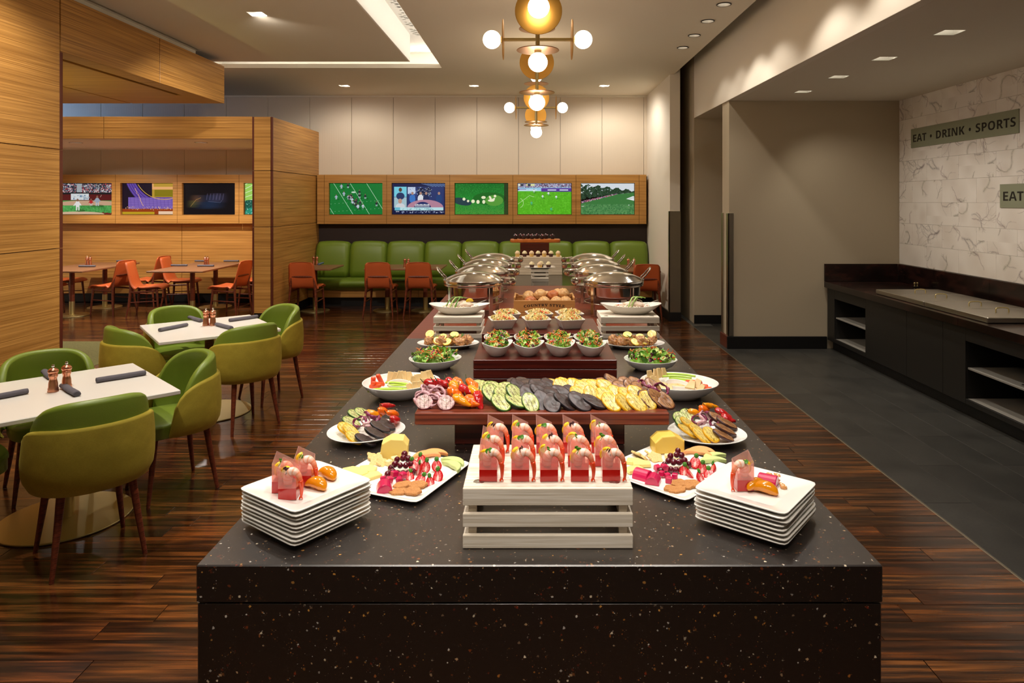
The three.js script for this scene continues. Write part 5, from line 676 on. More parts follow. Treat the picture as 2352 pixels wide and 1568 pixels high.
const FM = {
  zucchini: std(0xffffff, 0.32, { map: cutTex([[0.93, '#5d7a22'], [0.88, '#b4be70'], [0.7, '#c8ca8a'], [0.42, '#b8bc78']], { base: '#2c4a14', stripes: '#3a2c12', herbs: 120 }) }),
  squash: std(0xffffff, 0.32, { map: cutTex([[0.94, '#d8a412'], [0.85, '#e0c25a'], [0.6, '#e4cc78']], { base: '#d8a010', stripes: '#6a4a10', herbs: 120 }) }),
  eggplant: phy(0xffffff, 0.42, { map: cutTex([[0.93, '#2a1a1a'], [0.85, '#3c2826'], [0.5, '#30201e']], { base: '#120a10', stripes: '#100808', herbs: 60 }), clearcoat: 0.08, clearcoatRoughness: 0.4 }),
  browned: std(0xffffff, 0.35, { map: cutTex([[0.93, '#70421f'], [0.85, '#9a6c42'], [0.5, '#8a5c38']], { base: '#3a1c18', stripes: '#3a2014', herbs: 40 }) }),
  lemon: std(0xffffff, 0.3, { map: canvasTex(256, 256, (g) => { g.fillStyle = '#e8c81e'; g.fillRect(0, 0, 256, 256); blob(g, '#f4ecb8', 128, 128, 114, 114); for (let i = 0; i < 9; i++) { const a = i / 9 * 6.283; g.fillStyle = '#eedd6c'; g.beginPath(); g.moveTo(128 + 12 * Math.cos(a), 128 + 12 * Math.sin(a)); g.arc(128, 128, 100, a - 0.28, a + 0.28); g.fill(); } }) }),
  strawberry: phy(0xffffff, 0.25, { map: canvasTex(256, 256, (g) => { g.fillStyle = '#c0141c'; g.fillRect(0, 0, 256, 256); blob(g, '#d8464a', 128, 120, 84, 92); for (let i = 0; i < 34; i++) { const a = rr(0, 6.28); line(g, 'rgba(255,214,206,0.55)', 4, 128 + 20 * Math.cos(a), 110 + 28 * Math.sin(a), 128 + 84 * Math.cos(a), 118 + 96 * Math.sin(a)); } blob(g, '#f6cfc6', 128, 92, 26, 48); }), clearcoat: 0.4 }),
  cracker: std(0xffffff, 0.75, { map: canvasTex(256, 256, (g) => { g.fillStyle = '#e2c382'; g.fillRect(0, 0, 256, 256); for (let i = 0; i < 400; i++) blob(g, pick(['rgba(200,158,90,0.3)', 'rgba(244,222,164,0.35)']), rr(0, 256), rr(0, 256), rr(2, 8), rr(2, 8)); for (let i = 0; i < 9; i++) for (let j = 0; j < 9; j++) blob(g, '#a87c3c', 20 + i * 27 + (j % 2) * 13, 20 + j * 27, 4, 4); }) }),
  cookie: std(0xffffff, 0.8, { map: canvasTex(128, 128, (g) => { g.fillStyle = '#b47a40'; g.fillRect(0, 0, 128, 128); for (let i = 0; i < 500; i++) blob(g, pick(['rgba(150,92,44,0.4)', 'rgba(206,152,92,0.4)']), rr(0, 128), rr(0, 128), rr(1, 4), rr(1, 4)); }) }),
  dragon: wet(0xc4104e, 0.3), dragonCut: std(0xd4206a, 0.35), cheese: std(0xf0d678, 0.45), gouda: std(0xeac65a, 0.42), palecheese: std(0xf2e4a4, 0.5), melon: std(0xf0a464, 0.35), honeydew: std(0xc8d88a, 0.32), pineapple: std(0xeede86, 0.4),
  grape: phy(0x5a1020, 0.16, { clearcoat: 0.6 }), sauce: wet(0xb81812, 0.2), acrylic: new THREE.MeshPhysicalMaterial({ color: 0xffe6e0, roughness: 0.2, transmission: 0.84, thickness: 0, ior: 1.35 }), yellow: std(0xf0c81c, 0.35), herb: std(0x4a8a1e, 0.5), herbDark: std(0x4a2a2a, 0.5), stem: std(0x3a4a1c, 0.6),
  red: wet(0xb0181a, 0.18), orangePep: wet(0xe0640e, 0.18), amber: wet(0xe8900e, 0.18), onion: phy(0xc89aa0, 0.3, { clearcoat: 0.3 }), onionDark: phy(0x7a2a4a, 0.25, { clearcoat: 0.4 }), carrot: std(0xe8501c, 0.4), celery: std(0xa8c83c, 0.35), pita: food, hummus: food, tailRed: wet(0xe2461a, 0.25), peach: wet(0xd8840a, 0.15),
  shrimp: phy(0xffffff, 0.3, { map: tex(16, 128, (u, v) => { const b = Math.max(0, Math.sin(v * 44)) ** 2; return mixc(mixc([252, 222, 206], [246, 160, 118], b * 0.8), [236, 96, 48], Math.max(0, (v - 0.6) / 0.4)); }), clearcoat: 0.3 }),
};
// ---------------------------------------------------------------- shrimp cups
const cupW = 0.0245, cupH = (x, z) => 0.082 - 0.0125 * (x / cupW) - 0.01 * (z / cupW);
const cupGeo = (() => { const t = 0.0011, gs = [], wall = (a, b) => { const o = [[a[0], 0.0335, a[1]], [b[0], 0.0335, b[1]], [b[0], cupH(...b), b[1]], [a[0], cupH(...a), a[1]]], n = new THREE.Vector3(b[1] - a[1], 0, a[0] - b[0]).normalize().multiplyScalar(t); return new ConvexGeometry([...o.map((q) => new THREE.Vector3(...q)), ...o.map((q) => new THREE.Vector3(...q).add(n))]); }; const c = [[-cupW, cupW], [cupW, cupW], [cupW, -cupW], [-cupW, -cupW]]; for (let i = 0; i < 4; i++) gs.push(wall(c[i], c[(i + 1) % 4])); gs.push(cbox(2 * cupW, t * 1.5, 2 * cupW, 0.0002).translate(0, t * 0.75, 0)); return merge(gs); })();
const sauceGeo = warp(toCreasedNormals(new THREE.BoxGeometry(2 * cupW, 0.0314, 2 * cupW, 6, 2, 6).translate(0, 0.0176, 0), 0.6), 0.0002, 60);
const shrimpPath = curve([[-0.004, 0.036, -0.002], [-0.004, 0.056, 0.001], [0.003, 0.071, 0.006], [0.016, 0.0765, 0.012], [0.029, 0.067, 0.016], [0.035, 0.05, 0.018]], 20), tailPath = curve([[0.0345, 0.053, 0.0178], [0.0375, 0.036, 0.0185], [0.038, 0.02, 0.019], [0.037, 0.008, 0.0195]], 10);
const shrimpGeo = rod(shrimpPath, shrimpPath.map((_, i) => 0.0085 + 0.0052 * Math.sin(Math.min(1, i / 20 * 1.12 + 0.16) * Math.PI) * (1 + 0.09 * Math.sin(i * 2.2)) - (i > 15 ? (i - 15) * 0.0005 : 0)), 12), tailGeo = merge([rod(tailPath, tailPath.map((_, i) => 0.0074 - 0.00042 * i), 10), rod([[0.0378, 0.012, 0.0185], [0.034, 0.0055, 0.021], [0.032, 0.0015, 0.023]], [0.003, 0.0046, 0.002], 8, { flat: 0.4 }), rod([[0.0378, 0.012, 0.0185], [0.0395, 0.0055, 0.021], [0.0415, 0.0015, 0.022]], [0.003, 0.0046, 0.002], 8, { flat: 0.4 })]);
const wedgeGeo = (() => { const p = []; for (let i = 0; i <= 12; i++) { const a = Math.PI * i / 12; p.push([0.021 * Math.cos(a), 0.017 * Math.sin(a)]); } const g = extrude(p, 0.006, 0.002, 1); g.translate(0, 0, -0.003); return g; })();
const leafDisc = (r) => { const g = dish(circle(r, r * 0.8), [[0.1, 0], [0.8, 0.0006], [1, 0.002], [0.8, 0.0016], [0.1, 0.001]], 14); return g; };
const sprigGeo = merge([put(leafDisc(0.0062), 0, 0.001, 0, 0.9, 0.4), put(leafDisc(0.0055), 0.006, 0.003, 0.001, 0.6, 1.6, 0.5), rod([[0, 0, 0], [0.003, -0.01, -0.001]], 0.0007, 5)]);
function shrimpCup(p, turn, mirror, row, k, nth) {
  const where = nth === undefined ? row : `${row}, ${ORD[nth]} from the taller stack`, g = `shrimp cups ${row}`, t = thing('shrimp_cup', `clear cup of red sauce ${where}`, 'cup', p, turn, g); if (mirror) t.scale.x = -1;
  part(t, 'cup_wall', cupGeo, FM.acrylic, 'clear acrylic wall'); part(t, 'cocktail_sauce', sauceGeo, FM.sauce, 'red cocktail sauce');
  const follow = (o) => { o.position.copy(p); o.rotation.y = turn; if (mirror) o.scale.x = -1; return o; };
  const s = follow(thing('shrimp', `pink shrimp ${where}`, 'shrimp', p, turn, `shrimp ${row}`)); part(s, 'body', shrimpGeo, FM.shrimp); part(s, 'tail', tailGeo, FM.tailRed, 'orange red tail');
  const l = new THREE.Group(); const q = thing('lemon_wedge', `lemon wedge ${where}`, 'lemon', p.clone().add(new THREE.Vector3(mirror ? 0.011 : -0.011, 0.06 + 0.006 * (k % 3), -0.008 + 0.004 * (k % 2)).applyAxisAngle(new THREE.Vector3(0, 1, 0), turn)), turn, `lemon wedges ${row}`); q.rotation.set(0.15, turn + (k % 2 ? 0.5 : -0.3), (k % 4 === 0 ? 0.9 : 1.45) * (mirror ? -1 : 1), 'YXZ'); part(q, 'rind', wedgeGeo, FM.yellow); part(q, 'flesh', put(wedgeGeo, 0, -0.0012, 0.0012, 0, 0, 0, 0.84), FM.palecheese, 'pale lemon flesh');
  const h = item('herb_sprig', sprigGeo, k % 3 === 1 ? FM.herbDark : FM.herb, p.clone().add(new THREE.Vector3(mirror ? 0.002 : -0.002, 0.08 + 0.003 * (k % 2), 0.012).applyAxisAngle(new THREE.Vector3(0, 1, 0), turn)), [0.4, turn + k, 0.2], k % 3 === 1 ? `purple herb ${where}` : `green herb ${where}`, 'herb', `herb garnishes ${row}`, 1.25);
}
{
  const rows = [[1.897, [1121.8, 1195, 1260.8, 1332, 1404], 0], [2.003, [1126, 1196, 1263, 1324, 1387], 1], [2.11, [1137.6, 1194.4, 1250, 1312, 1377], 2]]; let k = 0;
  for (const [d, xs, r] of rows) xs.forEach((q, i) => shrimpCup(P((q - PX) / F * (d - 0.02), CR + 0.0005, d), rr(-0.05, 0.05), false, ['in the stud side crate row', 'in the middle crate row', 'in the board side crate row'][r], k++, i));
  for (const [a, b] of [[650, 1125], [665, 1141], [700, 1111]]) shrimpCup(at(a, b, PT1), 0.08, false, 'on the taller plate stack', k++);
  shrimpCup(at(1706, 1121, PT2), 0.05, true, 'on the shorter plate stack', k++);
}
const peachGeo = (() => { const c = curve([[-0.033, 0.009, 0.006], [-0.016, 0.0165, 0], [0.004, 0.0175, -0.002], [0.022, 0.012, 0.003], [0.034, 0.006, 0.009]], 18); return rod(c, c.map((_, i) => 0.0012 + 0.0165 * Math.sin(Math.PI * (0.03 + 0.94 * i / 18)) ** 0.75), 16, { flat: 0.9 }); })();
for (const [a, b, h, ry, w] of [[752, 1099, PT1, -0.5, 'taller'], [727, 1123, PT1, -0.35, 'taller'], [1737, 1126, PT2, 0.4, 'shorter'], [1757, 1133, PT2, -0.45, 'shorter']]) item('peach_wedge', peachGeo, FM.peach, at(a, b, h).add(new THREE.Vector3(0, 0.001, 0)), [0, ry, 0], `glazed orange fruit wedge on the ${w} plate stack`, 'fruit', `glazed fruit on the ${w} plate stack`, 1.05);
// dragon fruit wedges
const dragonWedge = (() => { const p = []; for (let i = 0; i <= 10; i++) { const a = Math.PI * (i / 10); p.push([0.026 * Math.cos(a), 0.03 * Math.sin(a)]); } const g = extrude(p, 0.05, 0.002, 1); g.translate(0, 0, -0.025); return g; })();
const cube = (s) => cbox(s, s * 0.85, s * 0.95, s * 0.09);
item('dragon_fruit_wedge', dragonWedge, FM.dragon, at(1764, 1112, PT2), [0, 1.0, 0.0], 'magenta dragon fruit wedge on the shorter plate stack', 'fruit');
for (const [a, b, s] of [[1768, 1096, 0.9], [1787, 1098, 1], [1799, 1121, 0.9], [1784, 1109, 0.7]]) item('glazed_nut', mottle(warp(ball(0.011, 12, 8).scale(1.25, 0.7, 0.9), 0.004, 90, a), ['#a8561c', '#e8b070', '#c87a30'], 120), glossy, at(a, b, PT2).add(new THREE.Vector3(0, 0.006, 0)), [0.2, a, 0.3], 'glazed nut on the shorter plate stack', 'nut', 'glazed nuts on the shorter plate stack', s);

// ---------------------------------------------------------------- cheese and fruit platters
const flower = (r, n, e, th) => { const pts = []; for (let i = 0; i < 40; i++) { const a = i / 40 * 6.283, k = r * (1 + e * Math.cos(n * a)); pts.push([k * Math.cos(a), k * Math.sin(a)]); } const g = extrude(pts, th, 0.0014, 1); g.rotateX(-Math.PI / 2); return planarUV(g, r, r); };
const crackerG = flower(0.024, 5, 0.13, 0.004), cookieG = flower(0.023, 6, 0.07, 0.006).scale(1.3, 1, 0.8), grapeG = ball(0.0105, 16, 12).scale(1, 1.1, 1);
const berryG = (() => { const f = (a) => { const c = Math.cos(a), s = Math.sin(a); return [0.0175 * c * (1 - 0.42 * Math.max(0, s) ** 1.4), 0.021 * s]; }; const g = dish(f, [[0.15, 0.011], [0.6, 0.0095], [0.9, 0.0045], [1, 0.0005], [0.985, -0.001], [0.5, -0.0013], [0.1, -0.0013]], 26); g.rotateX(Math.PI); return planarUV(g, 0.019, 0.023); })(), calyxG = merge([0, 1, 2, 3, 4].map((i) => put(leafDisc(0.0055), 0, 0, 0, 0.5, i * 1.256, 0).translate(0.003 * Math.sin(i * 1.256), 0, 0.003 * Math.cos(i * 1.256))));
const crescent = (r, w, th) => { const p = []; for (let i = 0; i <= 16; i++) { const a = 0.35 + 2.44 * i / 16; p.push([r * Math.cos(a), r * Math.sin(a)]); } for (let i = 16; i >= 0; i--) { const a = 0.35 + 2.44 * i / 16, k = r - w * Math.sin(Math.PI * i / 16) - 0.003; p.push([k * Math.cos(a), k * Math.sin(a) * 0.98]); } const g = extrude(p, th, 0.002, 1); g.rotateX(-Math.PI / 2); return g; };
const up = (p, h) => p.clone().setY(p.y + h);
function board(side, s) {
  const G = (q) => `${q} on the platter beside the ${side} plate stack`, T1 = (q) => G(q);
  for (const [a, b] of s.crackers) item('cracker', crackerG, FM.cracker, up(at(a, b, PL), 0.002 + rr(0, 0.006)), [0.5 + rr(-0.1, 0.2), rr(0, 3), rr(-0.2, 0.2)], T1('scalloped pale cracker'), 'cracker', G('crackers'), rr(0.95, 1.1));
  s.cookies.forEach(([a, b], i) => item('ginger_cookie', cookieG, FM.cookie, up(at(a, b, PL), 0.001 + 0.005 * (i % 2)), [0.12 + 0.12 * (i % 2), rr(-0.6, 0.6), rr(-0.12, 0.12)], T1('brown ginger cookie'), 'cookie', G('ginger cookies')));
  s.grapes.forEach(([a, b, lv], i) => item('grape', grapeG, FM.grape, up(at(a, b, PL), 0.0105 + lv * 0.0165), [rr(0, 1), rr(0, 3), 0], T1('dark red grape'), 'grape', G('grapes'), rr(0.92, 1.1)));
  s.berries.forEach(([a, b, lv], i) => { const t = thing('strawberry_half', T1('strawberry half'), 'strawberry', up(at(a, b, PL), 0.009 + lv), 0, G('strawberry halves')); t.rotation.set(-2.2 + rr(-0.35, 0.35) + Math.PI, rr(-0.7, 0.7), rr(-0.9, 0.9), 'YXZ'); part(t, 'flesh', berryG, FM.strawberry); part(t, 'calyx', calyxG, FM.herb).position.set(0, 0.002, -0.021); t.scale.setScalar(rr(0.95, 1.12)); });
  s.cubes.forEach(([a, b, lv]) => item('dragon_fruit_cube', cube(0.02), FM.dragon, up(at(a, b, PL), 0.009 + lv), [rr(-0.2, 0.2), rr(0, 1.5), rr(-0.2, 0.2)], T1('magenta dragon fruit cube'), 'fruit', G('dragon fruit cubes'), rr(0.85, 1.15)));
  for (const [a, b, ry, sc] of s.wedges) item('dragon_fruit_wedge', dragonWedge, FM.dragon, at(a, b, PL), [0, ry, 0], T1('magenta dragon fruit wedge'), 'fruit', G('dragon fruit wedges'), sc);
  for (const [a, b, ry] of s.pine) item('pineapple_slice', (() => { const g = extrude([[-0.03, -0.016], [0.028, -0.024], [0.034, 0.004], [0.01, 0.022], [-0.026, 0.018]], 0.009, 0.002, 1); g.rotateX(-Math.PI / 2); return g; })(), FM.pineapple, up(at(a, b, PL), 0.001 + rr(0, 0.004)), [rr(-0.05, 0.14), ry, 0], T1('pale pineapple slice'), 'fruit', G('pineapple slices'));
  for (const [a, b, ry] of s.melon) item('cantaloupe_slice', crescent(0.055, 0.024, 0.01), FM.melon, up(at(a, b, PL), 0.003), [0.25, ry, 0], T1('orange melon slice'), 'melon', G('orange melon slices'));
  for (const [a, b, ry] of s.dew) item('honeydew_slice', crescent(0.055, 0.026, 0.011), FM.honeydew, up(at(a, b, PL), 0.002), [0.1, ry, 0], T1('green melon slice'), 'melon', G('green melon slices'));
  for (const [a, b, ry, sz] of s.bits) item('cheese_cube', cube(sz), FM.palecheese, up(at(a, b, PL), sz * 0.44), [0, ry, 0.05], T1('pale yellow cheese cube'), 'cheese', G('cheese cubes'));
}
const cluster = (cx, cy, lo) => lo.map(([a, b, l]) => [cx + a, cy + b, l]);
const bunch = [[-22, 8, 0], [-11, 12, 0], [1, 13, 0], [13, 12, 0], [24, 8, 0], [-26, 0, 0], [30, 0, 0], [-17, 2, 1], [-5, 5, 1], [8, 5, 1], [20, 2, 1], [-12, -3, 1.5], [2, -1, 2], [13, -4, 1.6], [5, -6, 2.4], [-34, 14, 0]];
board('taller', { crackers: [[866, 1064], [857, 1056], [879, 1066], [872, 1057]], cookies: [[925, 1116], [960, 1119], [916, 1132], [948, 1134]], grapes: cluster(924, 1082, bunch), berries: [[941, 1100, 0], [962, 1092, 0.012], [978, 1090, 0.018], [1003, 1083, 0.012], [966, 1108, 0], [988, 1113, 0], [1006, 1102, 0.004], [968, 1073, 0.015], [950, 1086, 0.018]], cubes: [[880, 1105, 0], [906, 1098, 0.006], [917, 1108, 0], [895, 1110, 0.004], [925, 1103, 0.008]], wedges: [[883, 1126, 0.25, 0.95]], pine: [[806, 1086, 0.4], [843, 1082, 0.1], [852, 1097, 0.9], [826, 1092, -0.4]], melon: [[981, 1062, 0.3], [996, 1058, 0.15]], dew: [[1022, 1082, -0.9], [1030, 1073, -0.6]], bits: [[907, 1062, 0.4, 0.024], [893, 1068, 0.9, 0.02]] });
board('shorter', { crackers: [[1477, 1052], [1505, 1056], [1494, 1048], [1466, 1050]], cookies: [[1545, 1124], [1560, 1116], [1572, 1119], [1587, 1117], [1556, 1127]], grapes: cluster(1552, 1074, bunch), berries: [[1586, 1093, 0], [1613, 1087, 0.008], [1597, 1075, 0.012], [1636, 1086, 0.004], [1609, 1103, 0], [1572, 1090, 0.004], [1628, 1096, 0]], cubes: [[1510, 1083, 0.004], [1520, 1096, 0.004], [1533, 1098, 0], [1550, 1099, 0], [1537, 1108, 0], [1526, 1086, 0.01]], wedges: [[1476, 1097, 0.9, 1], [1500, 1108, -0.35, 0.9]], pine: [[1458, 1064, -0.2], [1454, 1083, 0.6], [1472, 1070, 0.2]], melon: [[1600, 1056, -0.4], [1612, 1052, -0.2]], dew: [[1643, 1072, 0.2], [1652, 1062, 0.5]], bits: [[1534, 1054, 0.1, 0.02], [1558, 1052, 0.6, 0.026]] });
{
  const w1 = extrude([[-0.05, 0], [0.05, 0], [0.053, 0.05], [0.036, 0.071], [-0.008, 0.075], [-0.04, 0.058]], 0.055, 0.005, 3); w1.translate(0, 0.005, -0.055);
  item('cheese_wedge', w1, FM.cheese, up(at(903, 1056, PL), -0.004), [0, 0.1, 0], 'large pale cheese wedge on the platter beside the taller plate stack', 'cheese');
  const w2 = extrude([[-0.056, 0], [0.056, 0], [0.056, 0.045], [0.02, 0.066], [-0.03, 0.064], [-0.056, 0.042]], 0.06, 0.006, 3); w2.translate(0, 0.006, -0.06);
  item('cheese_wedge', w2, FM.gouda, up(at(1538, 1042, PL), -0.005), [0, 0.12, 0], 'large yellow cheese wedge on the platter beside the shorter plate stack', 'cheese');
}

// ---------------------------------------------------------------- grilled vegetables on the raised board
const zG = [slice(0.036, 0.052, 0.011), slice(0.033, 0.048, 0.012)], sG = [slice(0.034, 0.046, 0.012), slice(0.03, 0.052, 0.011)], eG = [slice(0.034, 0.054, 0.013, 0.0022), slice(0.03, 0.056, 0.014, 0.0022)];
function pepperG(len, r, off) { const pts = [], rad = []; for (let i = 0; i <= 14; i++) { const u = i / 14; pts.push(new THREE.Vector3(len * (u - 0.5), 0.15 * r * Math.sin(u * 5 + off), 0.12 * len * Math.sin(u * 3 + off))); rad.push(r * Math.max(0.12, Math.pow(Math.sin(Math.PI * (0.06 + 0.9 * u ** 0.75)), 0.7))); } return warp(rod(pts, rad, 16, { flat: 0.8 }), r * 0.14, 42, off * 9); }
const pG = [pepperG(0.085, 0.021, 0.3), pepperG(0.07, 0.024, 1.7), pepperG(0.095, 0.019, 3.1)], stemG = rod([[0, 0, 0], [-0.008, 0.004, 0.001], [-0.018, 0.012, 0]], [0.003, 0.0018, 0.0016], 6);
const ringG = (R, r) => { const g = new THREE.TorusGeometry(R, r, 8, 28); g.scale(1, 0.8, 1.6); g.rotateX(Math.PI / 2); return warp(g, R * 0.16, 38, R * 300); };
const oG = [ringG(0.03, 0.0045), ringG(0.022, 0.004), ringG(0.036, 0.0042)], oSlice = slice(0.034, 0.03, 0.009, 0.003);
FM.onionCut = std(0xffffff, 0.35, { map: cutTex([[0.94, '#d0aaa4'], [0.84, '#b48490'], [0.78, '#d4b4ac'], [0.6, '#bc9098'], [0.54, '#d8bcb2'], [0.34, '#c09a9e'], [0.28, '#dcc2b8']], { base: '#8a4a5c', stripes: '#4a2a1e', herbs: 60 }) });
function pepper(p, rot, mat, label, group, k) { const t = thing('roasted_pepper', label, 'pepper', p, 0, group); t.rotation.set(rot[0], rot[1], rot[2], 'YXZ'); part(t, 'skin', pG[k % 3], mat); const s = part(t, 'stem', stemG, FM.stem); s.position.x = [-0.0425, -0.035, -0.0475][k % 3] * 0.96; return t; }
const onB = 'on the raised board', bx = (q, d) => (q - PX) / F * d;
const low = (h) => 0.014 + (h - 0.014) * 0.55;
function row(kind, name, geos, mat, pxs, d, y, tilt, spin, label, lean = 0) { y = BT + low(y - BT); pxs.forEach((q, i) => item(name, geos[(i + Math.round(d * 50)) % geos.length], mat, P(bx(q, d), y + rr(-0.003, 0.004), d + rr(-0.012, 0.012)), [tilt + rr(-0.22, 0.26), spin + rr(-0.4, 0.4), lean + rr(-0.2, 0.2)], `${label} ${onB}`, kind, `${label}s ${onB}`, rr(0.94, 1.08))); }
row('zucchini', 'zucchini_slice', zG, FM.zucchini, [1150, 1184, 1218], 2.615, BT + 0.018, 0.55, 0.65, 'grilled zucchini slice', 0.18);
row('zucchini', 'zucchini_slice', zG, FM.zucchini, [1128, 1155, 1184], 2.67, BT + 0.042, 0.5, 0.6, 'grilled zucchini slice', 0.15);
row('zucchini', 'zucchini_slice', zG, FM.zucchini, [1112, 1138, 1166], 2.735, BT + 0.058, 0.35, 0.5, 'grilled zucchini slice', 0.1);
row('zucchini', 'zucchini_slice', zG, FM.zucchini, [1096, 1124], 2.8, BT + 0.05, 0.15, 0.5, 'grilled zucchini slice', 0.0);
row('eggplant', 'eggplant_slice', eG, FM.eggplant, [1246, 1268, 1296, 1330, 1362], 2.615, BT + 0.017, 0.45, 0.75, 'grilled eggplant slice', 0.25);
row('eggplant', 'eggplant_slice', eG, FM.eggplant, [1214, 1240, 1264, 1290, 1312], 2.675, BT + 0.043, 0.4, 0.7, 'grilled eggplant slice', 0.25);
row('eggplant', 'eggplant_slice', eG, FM.eggplant, [1192, 1214, 1238, 1262], 2.74, BT + 0.057, 0.35, 0.7, 'grilled eggplant slice', 0.2);
row('eggplant', 'eggplant_slice', eG, FM.eggplant, [1180, 1206, 1232], 2.81, BT + 0.046, 0.1, 0.6, 'grilled eggplant slice', 0.1);
row('squash', 'squash_slice', sG, FM.squash, [1404, 1432, 1460, 1488], 2.612, BT + 0.018, 0.6, 0.65, 'grilled yellow squash slice', 0.2);
row('squash', 'squash_slice', sG, FM.squash, [1330, 1358, 1388, 1414, 1440, 1464], 2.67, BT + 0.042, 0.5, 0.6, 'grilled yellow squash slice', 0.2);
row('squash', 'squash_slice', sG, FM.squash, [1290, 1316, 1342, 1368, 1394], 2.735, BT + 0.056, 0.4, 0.6, 'grilled yellow squash slice', 0.15);
row('squash', 'squash_slice', sG, FM.squash, [1266, 1292, 1320, 1346], 2.8, BT + 0.05, 0.2, 0.5, 'grilled yellow squash slice', 0.05);
row('eggplant', 'browned_eggplant_slice', eG, FM.browned, [1384, 1410, 1438, 1462], 2.79, BT + 0.048, 0.35, 0.6, 'browned eggplant slice', 0.1);
row('eggplant', 'browned_eggplant_slice', eG, FM.browned, [1428, 1452, 1476, 1500], 2.72, BT + 0.05, 0.4, 0.6, 'browned eggplant slice', 0.2);
row('eggplant', 'browned_eggplant_slice', eG, FM.browned, [1486, 1508, 1522], 2.64, BT + 0.022, 0.5, 0.9, 'browned eggplant slice', 0.25);
for (const [q, d, h, k] of [[1490, 2.72, 0.066, 0], [1506, 2.68, 0.055, 1], [1518, 2.72, 0.04, 2], [1474, 2.76, 0.06, 1]]) item('onion_ring', oG[k], FM.onionDark, P(bx(q, d), BT + low(h) + 0.012, d), [0.5 + rr(-0.2, 0.2), rr(0, 3), rr(-0.3, 0.3)], 'dark grilled onion ring at the eggplant end of the board', 'onion', 'dark onion rings on the raised board');
for (const [q, d, h, k] of [[972, 2.64, 0.02, 2], [990, 2.62, 0.022, 0], [984, 2.69, 0.034, 2], [1004, 2.68, 0.04, 0], [996, 2.74, 0.05, 1], [1016, 2.66, 0.03, 0], [1024, 2.63, 0.022, 1], [978, 2.74, 0.036, 0], [1010, 2.72, 0.05, 1], [966, 2.68, 0.026, 1]]) item('onion_ring', oG[k], FM.onion, P(bx(q, d), BT + low(h) + 0.006, d), [0.75 + rr(-0.35, 0.3), rr(0, 3), rr(-0.35, 0.35)], 'pale grilled onion ring at the pepper end of the board', 'onion', 'pale onion rings on the raised board');
for (const [q, d, h] of [[974, 2.61, 0.02], [1024, 2.605, 0.018]]) item('onion_slice', oSlice, FM.onionCut, P(bx(q, d), BT + h, d), [0.85, 0.3, 0.1], 'charred onion slice at the pepper end of the board', 'onion', 'onion slices on the raised board');
[[1062, 2.62, 0.022, 'amber', -0.5, 0], [1046, 2.67, 0.05, 'orangePep', -0.7, 1], [1090, 2.68, 0.04, 'amber', -0.9, 2], [1072, 2.7, 0.055, 'red', -0.5, 1], [1104, 2.63, 0.02, 'red', -1.2, 0], [1084, 2.62, 0.016, 'orangePep', -0.9, 1], [1028, 2.76, 0.064, 'red', 0.2, 2], [1012, 2.78, 0.058, 'red', 0.5, 1], [1060, 2.77, 0.066, 'orangePep', -0.9, 0], [1050, 2.74, 0.06, 'amber', -0.3, 1], [1082, 2.76, 0.06, 'orangePep', -1.1, 2], [996, 2.8, 0.05, 'red', 0.3, 0], [1040, 2.8, 0.056, 'red', -0.4, 1]].forEach(([q, d, h, m, ry, k]) => pepper(P(bx(q, d), BT + low(h) + 0.006, d), [rr(-0.3, 0.3), ry, -0.35 + rr(-0.2, 0.2)], FM[m], `${m === 'red' ? 'red' : m === 'amber' ? 'golden' : 'orange'} roasted pepper on the raised board`, `${m === 'red' ? 'red' : m === 'amber' ? 'golden' : 'orange'} peppers on the raised board`, k));
// ---------------------------------------------------------------- grilled vegetables on the two round plates
function vegPlate([cx, cd], side, s) {
  const y = CT + 0.0145, g = `on the round plate on the ${side} side`, pt = (a, b, h = 0) => up(at(a, b, CT + 0.02), h);
  s.z.forEach(([a, b, h, ry]) => item('zucchini_slice', zG[0], FM.zucchini, pt(a, b, h), [0.4, ry, 0.1], `grilled zucchini slice ${g}`, 'zucchini', `zucchini slices ${g}`, 0.82));
  s.s.forEach(([a, b, h, ry], i) => item('squash_slice', sG[i % 2], FM.squash, pt(a, b, h), [0.55, ry, 0.05], `grilled yellow squash slice ${g}`, 'squash', `squash slices ${g}`, 0.86));
  s.e.forEach(([a, b, h, ry], i) => item('eggplant_slice', eG[i % 2], FM[s.em], pt(a, b, h), [0.45, ry, 0.05], `grilled eggplant slice ${g}`, 'eggplant', `eggplant slices ${g}`, 0.85));
  s.o.forEach(([a, b, h, k], i) => item('onion_ring', oG[k], i % 2 ? FM.onion : s.om, pt(a, b, h), [0.7, i * 1.3, 0.2], `grilled onion ring ${g}`, 'onion', `onion rings ${g}`, 0.9));
  s.p.forEach(([a, b, h, m, ry], i) => pepper(pt(a, b, h), [0, ry, -0.3], FM[m], `${m === 'red' ? 'red' : m === 'amber' ? 'golden' : 'orange'} roasted pepper ${g}`, `peppers ${g}`, i).scale.setScalar(0.85));
}
vegPlate(V1, 'green chair', { em: 'eggplant', om: FM.onionDark, z: [[806, 978, 0.012, 1.4], [818, 966, 0.02, 1.4], [833, 962, 0.02, 1.3]], s: [[793, 994, 0.012, 1.1], [806, 1001, 0.014, 1.15], [812, 1012, 0.008, 1.25]], e: [[838, 1015, 0.003, 1.5], [860, 1005, 0.012, 1.45], [872, 995, 0.02, 1.5], [884, 988, 0.02, 1.3]], o: [[826, 986, 0.03, 0], [840, 984, 0.034, 1], [852, 978, 0.04, 2], [846, 992, 0.03, 1], [862, 985, 0.034, 0]], p: [[858, 972, 0.04, 'amber', 0.4], [880, 968, 0.045, 'orangePep', 0.9], [892, 962, 0.055, 'red', 0.9], [902, 972, 0.04, 'orangePep', 0.9], [908, 980, 0.03, 'red', 0.9]] });
